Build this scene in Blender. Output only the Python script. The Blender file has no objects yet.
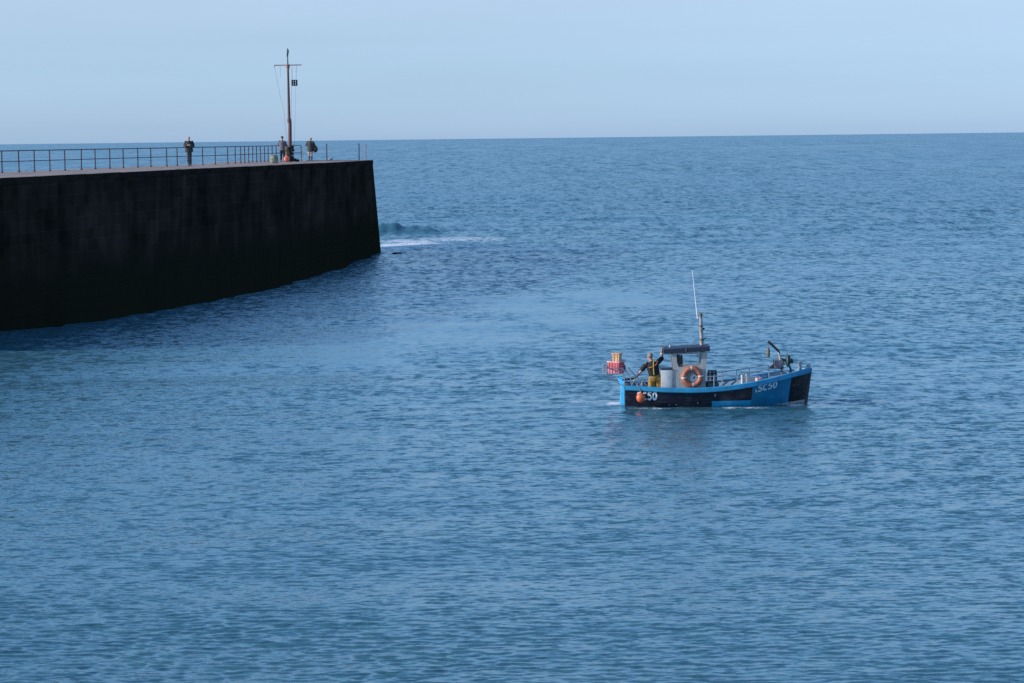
import bpy, bmesh, math, random
import numpy as np
from mathutils import Vector, Matrix, noise as mnoise

R = math.radians
random.seed(7); rng = np.random.default_rng(11)
scene = bpy.context.scene
col = scene.collection

# ------------------------------------------------------------------ camera
F = 2600.0; CX, CY = 512.0, 341.5
HCAM = 8.1
PITCH = math.atan(203.5/F); ROLL = math.atan(0.0117)
cam_d = bpy.data.cameras.new('camera'); cam = bpy.data.objects.new('camera', cam_d); col.objects.link(cam)
cam_d.sensor_width = 36.0; cam_d.lens = F/1024*36.0
cam_d.clip_start = 0.5; cam_d.clip_end = 120000
rv = Vector((1,0,0)); uv_ = Vector((0, math.sin(PITCH), math.cos(PITCH))); fw = Vector((0, math.cos(PITCH), -math.sin(PITCH)))
cr = rv*math.cos(ROLL) - uv_*math.sin(ROLL)
cu = rv*math.sin(ROLL) + uv_*math.cos(ROLL)
m = Matrix.Identity(4)
for i in range(3):
    m[i][0] = cr[i]; m[i][1] = cu[i]; m[i][2] = -fw[i]
m[2][3] = HCAM
cam.matrix_world = m
scene.camera = cam

def ray(px, py):
    return (cr*(px-CX) - cu*(py-CY) + fw*F).normalized()
def at_z(px, py, z=0.0):
    d = ray(px, py); t = (z-HCAM)/d.z
    return Vector((d.x*t, d.y*t, z))
def at_d(px, py, D):
    d = ray(px, py); t = D/d.y
    return Vector((d.x*t, D, HCAM+d.z*t))

# ------------------------------------------------------------------ light
SUN_EL = R(19); SUN_TO = Vector((-0.985, -0.17, 0)).normalized()      # towards the sun, seen from above
sun_vec = Vector((SUN_TO.x*math.cos(SUN_EL), SUN_TO.y*math.cos(SUN_EL), math.sin(SUN_EL)))
world = bpy.data.worlds.new('World'); scene.world = world; world.use_nodes = True
wt = world.node_tree; wt.nodes.clear()
wo = wt.nodes.new('ShaderNodeOutputWorld'); bg = wt.nodes.new('ShaderNodeBackground')
sky = wt.nodes.new('ShaderNodeTexSky'); sky.sky_type = 'NISHITA'; sky.sun_disc = False
sky.sun_elevation = SUN_EL
sky.sun_rotation = math.atan2(sun_vec.x, sun_vec.y)
sky.air_density = 1.0; sky.dust_density = 0.3; sky.ozone_density = 3.0; sky.altitude = 0
tint = wt.nodes.new('ShaderNodeMix'); tint.data_type = 'RGBA'; tint.blend_type = 'MULTIPLY'; tint.inputs[0].default_value = 1.0
tc = wt.nodes.new('ShaderNodeTexCoord'); sp = wt.nodes.new('ShaderNodeSeparateXYZ')
wt.links.new(tc.outputs['Generated'], sp.inputs[0])
rmp = wt.nodes.new('ShaderNodeValToRGB')        # tint of the air by elevation (sine of it)
wt.links.new(sp.outputs['Z'], rmp.inputs[0])
SKY_TINT = [(0.0, (0.60,0.92,1.87)), (0.027, (0.66,0.88,1.52)), (0.052, (0.82,0.90,1.32)), (0.2, (1.19,1.51,1.74)), (0.5,(1.11,1.46,1.67))]
els = rmp.color_ramp.elements
els[0].position = SKY_TINT[0][0]; els[0].color = SKY_TINT[0][1]+(1,)
els[1].position = SKY_TINT[-1][0]; els[1].color = SKY_TINT[-1][1]+(1,)
for p, c in SKY_TINT[1:-1]:
    e = els.new(p); e.color = c+(1,)
wt.links.new(sky.outputs[0], tint.inputs[6]); wt.links.new(rmp.outputs[0], tint.inputs[7])
# faint streaks of thin high haze in the air, real uneven sky
nz = wt.nodes.new('ShaderNodeTexNoise'); mp = wt.nodes.new('ShaderNodeMapping'); mp.inputs['Scale'].default_value = (3.0, 3.0, 40.0)
nz.inputs['Scale'].default_value = 1.6; nz.inputs['Detail'].default_value = 4
wt.links.new(tc.outputs['Generated'], mp.inputs[0]); wt.links.new(mp.outputs[0], nz.inputs[0])
mr = wt.nodes.new('ShaderNodeMapRange'); mr.inputs[1].default_value = 0.3; mr.inputs[2].default_value = 0.7
mr.inputs[3].default_value = 0.968; mr.inputs[4].default_value = 1.022
wt.links.new(nz.outputs[0], mr.inputs[0])
mul = wt.nodes.new('ShaderNodeMix'); mul.data_type = 'RGBA'; mul.blend_type = 'MULTIPLY'; mul.inputs[0].default_value = 1.0
wt.links.new(tint.outputs[2], mul.inputs[6]); wt.links.new(mr.outputs[0], mul.inputs[7])
wt.links.new(mul.outputs[2], bg.inputs[0]); bg.inputs[1].default_value = 0.15
wt.links.new(bg.outputs[0], wo.inputs[0])

sun_d = bpy.data.lights.new('sun', 'SUN'); sun_d.energy = 4.5; sun_d.angle = R(0.5); sun_d.color = (1.0, 0.93, 0.83)
sun = bpy.data.objects.new('sun', sun_d); col.objects.link(sun)
sun.rotation_euler = sun_vec.to_track_quat('Z', 'Y').to_euler()
scene.view_settings.view_transform = 'Standard'; scene.view_settings.look = 'None'
scene.view_settings.exposure = 0.0; scene.view_settings.gamma = 1.0; scene.view_settings.use_curve_mapping = False
scene.render.engine = 'CYCLES'
scene.cycles.max_bounces = 6; scene.cycles.use_denoising = False

# ------------------------------------------------------------------ materials
def nospec(ma): ma.node_tree.nodes['Principled BSDF'].inputs['Specular IOR Level'].default_value = 0.0; return ma
def nmat(name, base=(0.5,0.5,0.5), rough=0.6, vary=0.15, scale=6.0, metal=0.0, bump=0.0, spec=0.5, coords='Object', dirt=None):
    ma = bpy.data.materials.new(name); ma.use_nodes = True; nt = ma.node_tree; b = nt.nodes['Principled BSDF']
    b.inputs['Roughness'].default_value = rough; b.inputs['Metallic'].default_value = metal
    b.inputs['Specular IOR Level'].default_value = spec
    t = nt.nodes.new('ShaderNodeTexCoord'); n = nt.nodes.new('ShaderNodeTexNoise'); n.inputs['Scale'].default_value = scale; n.inputs['Detail'].default_value = 5
    nt.links.new(t.outputs[coords], n.inputs['Vector'])
    r = nt.nodes.new('ShaderNodeValToRGB')
    r.color_ramp.elements[0].position = 0.3; r.color_ramp.elements[1].position = 0.7
    lo = dirt if dirt else tuple(c*(1-vary) for c in base)
    r.color_ramp.elements[0].color = tuple(lo)+(1,)
    r.color_ramp.elements[1].color = tuple(min(1, c*(1+vary)) for c in base)+(1,)
    nt.links.new(n.outputs[0], r.inputs[0]); nt.links.new(r.outputs[0], b.inputs['Base Color'])
    if bump:
        bu = nt.nodes.new('ShaderNodeBump'); bu.inputs['Strength'].default_value = bump; bu.inputs['Distance'].default_value = 0.02
        nt.links.new(n.outputs[0], bu.inputs['Height']); nt.links.new(bu.outputs[0], b.inputs['Normal'])
    return ma

M = {
 'rail': nmat('rusty_rail_paint', (0.055,0.032,0.032), 0.7, 0.4, 3.0),
 'rail_dark': nmat('dark_rail_paint', (0.03,0.028,0.035), 0.6, 0.3, 3.0),
 'mast': nmat('mast_paint', (0.13,0.052,0.047), 0.6, 0.35, 1.5, bump=0.2),
 'yard': nmat('yard_paint', (0.32,0.12,0.11), 0.6, 0.3, 3.0),
 'greenish': nmat('weathered_green', (0.035,0.07,0.075), 0.6, 0.3, 6.0),
 'blackm': nmat('black_metal', (0.02,0.022,0.03), 0.45, 0.3, 8.0),
 'rope': nmat('old_rope', (0.16,0.105,0.055), 0.95, 0.5, 14.0, bump=0.6),
 'darkrope': nmat('dark_net', (0.02,0.018,0.022), 0.95, 0.6, 18.0, bump=0.6),
 'line': nmat('thin_line', (0.16,0.17,0.2), 0.8, 0.2, 5),
 'orange': nmat('orange_buoy', (0.72,0.15,0.045), 0.45, 0.18, 6, dirt=(0.5,0.1,0.05)),
 'pinkorange': nmat('faded_orange_buoy', (0.85,0.2,0.11), 0.55, 0.18, 6),
 'ring': nmat('life_ring_orange', (0.5,0.135,0.07), 0.55, 0.25, 9, dirt=(0.3,0.1,0.06)),
 'white': nmat('white_band', (0.6,0.6,0.58), 0.6, 0.15, 8),
 'concrete': nmat('stained_concrete', (0.24,0.23,0.17), 0.9, 0.4, 5, bump=0.4, dirt=(0.1,0.11,0.06)),
 'cap': nmat('bright_blue_paint', (0.02,0.30,0.52), 0.4, 0.12, 3.5, dirt=(0.03,0.22,0.38)),
 'rudder': nmat('sunlit_blue_paint', (0.03,0.36,0.68), 0.4, 0.12, 4),  # blue raised to carry the sunlight on the aft-turned face
 'inner': nmat('pale_bulwark_paint', (0.3,0.42,0.52), 0.6, 0.25, 4),
 'deckb': nmat('boat_deck', (0.16,0.18,0.2), 0.8, 0.3, 5),
 'grp': nmat('grey_gelcoat', (0.5,0.49,0.46), 0.5, 0.1, 3.0, dirt=(0.38,0.37,0.35)),
 'boxwhite': nmat('white_casing_paint', (0.7,0.67,0.64), 0.5, 0.08, 3.0, dirt=(0.5,0.47,0.43)),
 'roof': nmat('navy_roof_paint', (0.022,0.03,0.05), 0.5, 0.2, 4.0),
 'steel': nmat('galvanised_tube', (0.33,0.35,0.38), 0.45, 0.2, 8.0, metal=0.4),
 'mastgrey': nmat('boat_mast_grey', (0.36,0.33,0.31), 0.55, 0.3, 9.0, dirt=(0.16,0.14,0.13)),
 'antenna': nmat('white_antenna', (0.75,0.74,0.76), 0.4, 0.05, 3),
 'crate_red': nmat('red_fish_crate', (0.55,0.1,0.12), 0.5, 0.2, 7, dirt=(0.42,0.07,0.09)),
 'crate_pink': nmat('pink_fish_crate', (0.68,0.2,0.24), 0.5, 0.15, 7),
 'crate_pale': nmat('pale_crate_rim', (0.75,0.42,0.4), 0.5, 0.15, 7),
 'tan': nmat('tan_bin', (0.62,0.38,0.2), 0.6, 0.15, 6, dirt=(0.45,0.24,0.12)),
 'purple': nmat('dark_purple_bag', (0.05,0.025,0.06), 0.7, 0.4, 9, bump=0.4),
 'haul': nmat('hauler_housing', (0.2,0.17,0.19), 0.5, 0.4, 9),
 'brown': nmat('worn_brown_block', (0.16,0.11,0.07), 0.7, 0.4, 9),
 'beige': nmat('beige_fitting', (0.42,0.38,0.34), 0.6, 0.25, 9),
 'skin': nmat('skin', (0.5,0.25,0.18), 0.55, 0.1, 5),
 'hair': nmat('grey_hair', (0.16,0.14,0.13), 0.8, 0.3, 40),
 'hair_grey': nmat('short_grey_hair', (0.27,0.19,0.175), 0.8, 0.2, 40),
 'hair_light': nmat('sandy_hair', (0.3,0.22,0.17), 0.8, 0.3, 40),
 'shirt': nmat('black_cloth', (0.014,0.013,0.016), 0.85, 0.3, 6, bump=0.3),
 'oilskin': nmat('yellow_oilskin', (0.40,0.215,0.03), 0.5, 0.3, 9, bump=0.8, dirt=(0.12,0.07,0.02)),
 'brace': nmat('orange_brace', (0.6,0.2,0.04), 0.6, 0.15, 6),
 'brace_y': nmat('yellow_brace', (0.5,0.32,0.04), 0.6, 0.15, 6),
 'jacket_dark': nmat('dark_jacket', (0.03,0.03,0.032), 0.85, 0.35, 6, bump=0.3),
 'jacket_grey': nmat('grey_jacket', (0.12,0.11,0.13), 0.85, 0.25, 6, bump=0.3),
 'jacket_olive': nmat('olive_jacket', (0.055,0.05,0.045), 0.85, 0.35, 6, bump=0.3),
 'trouser': nmat('grey_trousers', (0.06,0.06,0.075), 0.85, 0.25, 6, bump=0.3),
 'trouser_dark': nmat('dark_trousers', (0.025,0.022,0.035), 0.85, 0.25, 6, bump=0.3),
 'pinkshorts': nmat('pale_pink_cloth', (0.55,0.34,0.34), 0.85, 0.15, 6, bump=0.2),
 'shoe': nmat('dark_shoe', (0.02,0.018,0.02), 0.6, 0.3, 6),
 'rock': nmat('wet_rock', (0.03,0.032,0.035), 0.4, 0.4, 3, bump=0.6),
 'letter': nmat('white_lettering', (0.88,0.89,0.9), 0.5, 0.08, 10),
 'letter_dim': nmat('shaded_lettering', (0.66,0.72,0.78), 0.5, 0.2, 12),  # letter white darkened: shade of the turned-away bow is in the colour
 'logo': nmat('copper_line_paint', (0.14,0.065,0.035), 0.5, 0.2, 12),
 'blue_dark': nmat('small_blue_emblem', (0.1,0.35,0.55), 0.5, 0.15, 12),
 'glass': None,
}
def glassm():
    ma = bpy.data.materials.new('clear_glass'); ma.use_nodes = True; nt = ma.node_tree
    o = nt.nodes['Material Output']; nt.nodes.remove(nt.nodes['Principled BSDF'])
    t = nt.nodes.new('ShaderNodeBsdfTransparent'); t.inputs[0].default_value = (0.97,0.98,0.98,1)
    g = nt.nodes.new('ShaderNodeBsdfGlossy'); g.inputs['Roughness'].default_value = 0.05
    mx = nt.nodes.new('ShaderNodeMixShader'); fr = nt.nodes.new('ShaderNodeFresnel'); fr.inputs[0].default_value = 1.45
    nt.links.new(fr.outputs[0], mx.inputs[0]); nt.links.new(t.outputs[0], mx.inputs[1]); nt.links.new(g.outputs[0], mx.inputs[2])
    nt.links.new(mx.outputs[0], o.inputs[0]); return ma
M['glass'] = glassm()

# ------------------------------------------------------------------ mesh helpers
def tag(o, label=None, cat=None, group=None, kind=None):
    if label: o['label'] = label
    if cat: o['category'] = cat
    if group: o['group'] = group
    if kind: o['kind'] = kind
    return o
def empty(name, loc, label, cat, group=None, rz=0.0):
    o = bpy.data.objects.new(name, None); col.objects.link(o); o.location = loc; o.rotation_euler = (0,0,rz)
    o.empty_display_size = 0.2
    return tag(o, label, cat, group)

class MB:
    def __init__(s): s.v = []; s.f = []
    def add(s, vs, fs):
        n = len(s.v); s.v += [tuple(v) for v in vs]; s.f += [tuple(i+n for i in f) for f in fs]; return s
    def box(s, c, d, rot=None, bev=0.0):
        c = Vector(c); hx, hy, hz = d[0]/2, d[1]/2, d[2]/2
        if bev > 0:
            b = min(bev, hx*.9, hy*.9, hz*.9); bm = bmesh.new(); bmesh.ops.create_cube(bm, size=1)
            for v in bm.verts: v.co = Vector((v.co.x*d[0], v.co.y*d[1], v.co.z*d[2]))
            bmesh.ops.bevel(bm, geom=bm.edges[:], offset=b, segments=2, profile=0.5, affect='EDGES')
            bm.verts.index_update()
            vs = [v.co.copy() for v in bm.verts]; fs = [[v.index for v in f.verts] for f in bm.faces]; bm.free()
        else:
            vs = [Vector((x,y,z)) for x in (-hx,hx) for y in (-hy,hy) for z in (-hz,hz)]
            fs = [(0,1,3,2),(4,6,7,5),(0,4,5,1),(2,3,7,6),(0,2,6,4),(1,5,7,3)]
        if rot is not None: vs = [rot @ v for v in vs]
        return s.add([v+c for v in vs], fs)
    def loft(s, pts, rad, seg=12, side=None, cap=True):
        """tube through pts; rad = r or (r_side, r_other) at each point"""
        pts = [Vector(p) for p in pts]; n = len(pts)
        if not isinstance(rad, (list, tuple)): rad = [rad]*n
        tang = []
        for i in range(n):
            a = pts[max(0,i-1)]; b = pts[min(n-1,i+1)]; t = (b-a)
            tang.append(t.normalized() if t.length > 1e-9 else Vector((0,0,1)))
        rings = []; prev = Vector(side) if side is not None else None
        for i in range(n):
            t = tang[i]
            if prev is None:
                prev = Vector((1,0,0)) if abs(t.x) < 0.9 else Vector((0,1,0))
            sd = (prev - t*prev.dot(t))
            if sd.length < 1e-5: sd = t.orthogonal()
            sd.normalize(); ot = t.cross(sd)
            if side is None: prev = sd
            r = rad[i]; ra, rb = (r if isinstance(r, (tuple, list)) else (r, r))
            rings.append([pts[i] + sd*(math.cos(2*math.pi*k/seg)*ra) + ot*(math.sin(2*math.pi*k/seg)*rb) for k in range(seg)])
        vs = [v for rg in rings for v in rg]; fs = []
        for i in range(n-1):
            for k in range(seg):
                fs.append((i*seg+k, i*seg+(k+1)%seg, (i+1)*seg+(k+1)%seg, (i+1)*seg+k))
        if cap:
            fs.append(tuple(range(seg))[::-1]); fs.append(tuple((n-1)*seg+k for k in range(seg)))
        return s.add(vs, fs)
    def ell(s, c, r, seg=16, rings=10, rot=None, fn=None):
        c = Vector(c); r = r if isinstance(r, (tuple, list)) else (r,r,r); vs = []; fs = []
        vs.append(Vector((0,0,1)))
        for i in range(1, rings):
            th = math.pi*i/rings
            for k in range(seg):
                ph = 2*math.pi*k/seg; vs.append(Vector((math.sin(th)*math.cos(ph), math.sin(th)*math.sin(ph), math.cos(th))))
        vs.append(Vector((0,0,-1))); last = len(vs)-1
        for k in range(seg): fs.append((0, 1+k, 1+(k+1)%seg))
        for i in range(rings-2):
            for k in range(seg):
                a = 1+i*seg; fs.append((a+k, a+seg+k, a+seg+(k+1)%seg, a+(k+1)%seg))
        a = 1+(rings-2)*seg
        for k in range(seg): fs.append((a+k, last, a+(k+1)%seg))
        out = []
        for v in vs:
            w = Vector((v.x*r[0], v.y*r[1], v.z*r[2]))
            if fn: w = fn(v, w)
            if rot is not None: w = rot @ w
            out.append(w + c)
        return s.add(out, fs)
    def torus(s, c, R0, r0, normal, seg=40, sub=12, a0=0.0, a1=2*math.pi):
        n = Vector(normal).normalized(); u = n.orthogonal().normalized(); w = n.cross(u); full = abs(a1-a0-2*math.pi) < 1e-6
        cnt = seg if full else seg+1; vs = []; fs = []
        for i in range(cnt):
            a = a0+(a1-a0)*i/seg; d = u*math.cos(a)+w*math.sin(a)
            for k in range(sub):
                b = 2*math.pi*k/sub; vs.append(Vector(c)+d*(R0+r0*math.cos(b))+n*(r0*math.sin(b)))
        for i in range(seg if full else seg):
            j = (i+1) % cnt
            for k in range(sub): fs.append((i*sub+k, j*sub+k, j*sub+(k+1)%sub, i*sub+(k+1)%sub))
        return s.add(vs, fs)
    def build(s, name, mat, parent=None, smooth=True, angle=35, mats=None):
        me = bpy.data.meshes.new(name); me.from_pydata(s.v, [], s.f); me.validate(); me.update()
        bm = bmesh.new(); bm.from_mesh(me); bmesh.ops.recalc_face_normals(bm, faces=bm.faces[:]); bm.to_mesh(me); bm.free()
        me.materials.append(mat)
        if smooth:
            me.polygons.foreach_set('use_smooth', [True]*len(me.polygons))
            try: me.set_sharp_from_angle(angle=R(angle))
            except Exception: pass
        o = bpy.data.objects.new(name, me); col.objects.link(o)
        if parent is not None: o.parent = parent
        return o

def remeshed(mb, name, mat, parent, voxel=0.012, smooth_it=4):
    o = mb.build(name, mat, parent)
    md = o.modifiers.new('r', 'REMESH'); md.mode = 'VOXEL'; md.voxel_size = voxel; md.use_smooth_shade = True
    sm = o.modifiers.new('s', 'SMOOTH'); sm.iterations = smooth_it; sm.factor = 0.5
    dg = bpy.context.evaluated_depsgraph_get(); dg.update()
    me = bpy.data.meshes.new_from_object(o.evaluated_get(dg)); o.modifiers.clear()
    old = o.data; o.data = me; me.name = name
    if not me.materials: me.materials.append(mat)
    me.polygons.foreach_set('use_smooth', [True]*len(me.polygons)); bpy.data.meshes.remove(old)
    return o

def jit(k): return rng.uniform(-k, k)

# ------------------------------------------------------------------ the sea
def fft_tile(n, L, lmin, lmax, dirn, spread, seed):
    r = np.random.default_rng(seed)
    k1 = np.fft.fftfreq(n, d=L/n)*2*np.pi
    kx, ky = np.meshgrid(k1, k1, indexing='xy'); k = np.hypot(kx, ky); k[0,0] = 1e-9
    lam = 2*np.pi/k
    amp = np.where((lam > lmin) & (lam < lmax), k**-1.75, 0.0)
    amp *= np.exp(-((np.log(lam/np.sqrt(lmin*lmax)))/(0.75*np.log(np.sqrt(lmax/lmin))))**2*0.6)
    ang = np.arctan2(ky, kx) - dirn
    amp *= (1-spread) * np.cos(ang/1.0)**4 + spread
    h = np.fft.ifft2(amp*(r.normal(size=(n,n))+1j*r.normal(size=(n,n)))).real
    gx = np.gradient(h, L/n, axis=1); gy = np.gradient(h, L/n, axis=0)
    h /= np.sqrt((gx**2+gy**2).mean())          # unit rms slope
    return h.astype(np.float32), n, L
def sample(tile, X, Y, rot):
    h, n, L = tile; c, s = math.cos(rot), math.sin(rot)
    u = ((X*c - Y*s)/L % 1.0)*n; v = ((X*s + Y*c)/L % 1.0)*n
    i0 = np.floor(u).astype(int); j0 = np.floor(v).astype(int); fu = u-i0; fv = v-j0
    i0 %= n; j0 %= n; i1 = (i0+1) % n; j1 = (j0+1) % n
    return (h[j0,i0]*(1-fu)*(1-fv)+h[j0,i1]*fu*(1-fv)+h[j1,i0]*(1-fu)*fv+h[j1,i1]*fu*fv)
def sstep(a, b, x):
    t = np.clip((x-a)/(b-a), 0, 1); return t*t*(3-2*t)

WAVE_DIR = R(-75)
def build_sea():
    dys = np.concatenate([np.arange(760, 118, -0.75), np.arange(118, 78, -0.3), np.arange(78, 60, -0.75), np.arange(60, 8, -1.0), np.array([7,6,5,4,3,2.2,1.6,1.1,0.8,0.55,0.4])])
    Ds = F*HCAM/dys
    near = np.array([-3000,-600,-120,-30,0,8,14,19,23])
    px = np.concatenate([[-60000,-20000,-9000,-5000,-3000,-1800,-1200,-800,-500,-350], np.arange(-250, 1275, 1.9), [1400,1600,2000,2600,3800,6000,10000,20000,60000]])
    rows_D = np.concatenate([near, Ds]); 
    Dx = np.maximum(np.concatenate([np.full(len(near), 27.0), Ds]), 27.0)
    X = (px[None,:]-512.0)/F*Dx[:,None]; Y = np.repeat(rows_D[:,None], len(px), 1)
    Z = np.zeros_like(X)
    calm = np.zeros_like(X)
    def loc(cx, cy):
        p = at_z(cx, cy); return p.x, p.y
    def streak(p0, p1, wpx, a):
        nonlocal calm
        x0, y0 = loc(*p0); x1, y1 = loc(*p1); dx, dy = x1-x0, y1-y0; L2 = dx*dx+dy*dy
        t = np.clip(((X-x0)*dx+(Y-y0)*dy)/L2, 0, 1); dist = np.hypot(X-x0-t*dx, (Y-y0-t*dy))
        calm = calm + a*np.exp(-(dist/wpx)**2)*(0.75+0.25*np.cos(X*0.9+Y*0.25))
    streak((330,362), (470,330), 6.0, 0.9); streak((470,330), (600,300), 7.0, 0.9); streak((560,300), (830,268), 7.0, 0.6)
    streak((380,402), (600,404), 1.8, 0.7); streak((300,440), (470,425), 2.5, 0.35); streak((840,385), (1010,372), 3.0, 0.4)
    calm = np.clip(calm, 0, 1)
    t1 = fft_tile(1024, 27.0, 0.12, 0.52, R(-76), 0.10, 1)
    t2 = fft_tile(1024, 97.0, 0.8, 3.2, R(-101), 0.12, 2)
    t3 = fft_tile(512, 231.0, 5.0, 22.0, WAVE_DIR, 0.12, 3)
    d = Y
    open_sea = sstep(150, 260, d)               # rougher beyond the harbour mouth
    gust = 0.75+0.5*sstep(-0.7, 0.7, sample(t3, X*0.33+40, Y*0.2+11, 0.4)*1.3)
    X0, Y0 = X.copy(), Y.copy()
    Z += 0.108*(1-0.6*calm)*gust*sample(t1, X, Y, 0.3)*(1-sstep(50, 115, d))*sstep(10, 30, d)
    Z += 0.013*(1-0.6*calm)*gust*sample(t2, X, Y, -0.2)*(1-sstep(110, 260, d))*sstep(10, 30, d)
    Z += (0.010+0.026*open_sea)*sample(t3, X, Y, 0.15)*(1-sstep(450, 900, d))*sstep(10, 30, d)
    Y = Y - 2.6*Z*(1-sstep(120, 250, d))           # crests lean forward: steep short fronts, long backs
    foam = np.zeros_like(X)
    # swell humping up and breaking over the shoal off the pier head
    def loc(cx, cy): 
        p = at_z(cx, cy); return p.x, p.y
    hx, hy = loc(398, 233)
    e = np.exp(-((X-hx-0.2)/3.6)**2 - ((Y-hy)/2.6)**2)
    Z += 0.78*e*(1+0.22*np.sin(X*1.7+1)+0.12*np.sin(X*4.3))
    hx2, hy2 = loc(430, 246)
    e2 = np.exp(-((X-hx2)/4.5)**2 - ((Y-hy2)/4.0)**2); Z += 0.28*e2
    def fp(cx, cy, wx, wy, a):
        nonlocal foam
        x0, y0 = loc(cx, cy); s = F/y0; sy = F*HCAM/y0**2
        foam = foam + a*np.exp(-((X-x0)/(wx/s))**2 - ((Y-y0)/(wy/sy))**2)
    fp(387, 247.6, 24, 1.4, 2.2); fp(421, 243.6, 15, 1.9, 1.7); fp(396, 241.5, 18, 1.8, 0.75); fp(462, 239.0, 52, 2.8, 0.62)
    fp(392, 227.8, 7, 0.8, 0.9); fp(388, 235.5, 10, 1.0, 0.55); fp(425, 247, 40, 1.6, 0.5)
    # wash at the rudder and along the hull
    fp(614, 404.3, 11, 1.8, 0.85); fp(588, 403.0, 30, 2.4, 0.42); fp(745, 408.6, 26, 1.1, 0.8); fp(795, 405.6, 14, 1.0, 0.8); fp(650, 409.4, 26, 1.0, 0.6)
    # wake
    wx, wy = loc(625, 405.5)
    ax = wx-X
    for sg in (-1, 1):
        dl = (Y-wy) - sg*(0.45+ax*0.30)
        Z += np.where(ax > -0.3, 0.035*np.exp(-(dl/0.35)**2)*np.exp(-np.maximum(ax,0)/7.0), 0)
    nr, nc = X.shape
    co = np.stack([X, Y, Z], -1).reshape(-1, 3).astype(np.float32)
    i = np.arange(nr-1)[:,None]*nc + np.arange(nc-1)[None,:]
    quads = np.stack([i, i+1, i+1+nc, i+nc], -1).reshape(-1, 4)
    me = bpy.data.meshes.new('sea'); me.vertices.add(len(co)); me.vertices.foreach_set('co', co.ravel())
    me.loops.add(quads.size); me.loops.foreach_set('vertex_index', quads.ravel().astype(np.int32))
    me.polygons.add(len(quads)); me.polygons.foreach_set('loop_start', np.arange(0, quads.size, 4, dtype=np.int32))
    me.update(calc_edges=True); me.polygons.foreach_set('use_smooth', np.ones(len(quads), dtype=bool))
    a = me.attributes.new('foam', 'FLOAT', 'POINT'); a.data.foreach_set('value', np.clip(foam,0,1.5).ravel().astype(np.float32))
    a = me.attributes.new('calm', 'FLOAT', 'POINT'); a.data.foreach_set('value', np.clip(calm,0,1).ravel().astype(np.float32))
    me.materials.append(sea_mat())
    o = bpy.data.objects.new('sea', me); col.objects.link(o); tag(o, kind='structure'); return o

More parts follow.
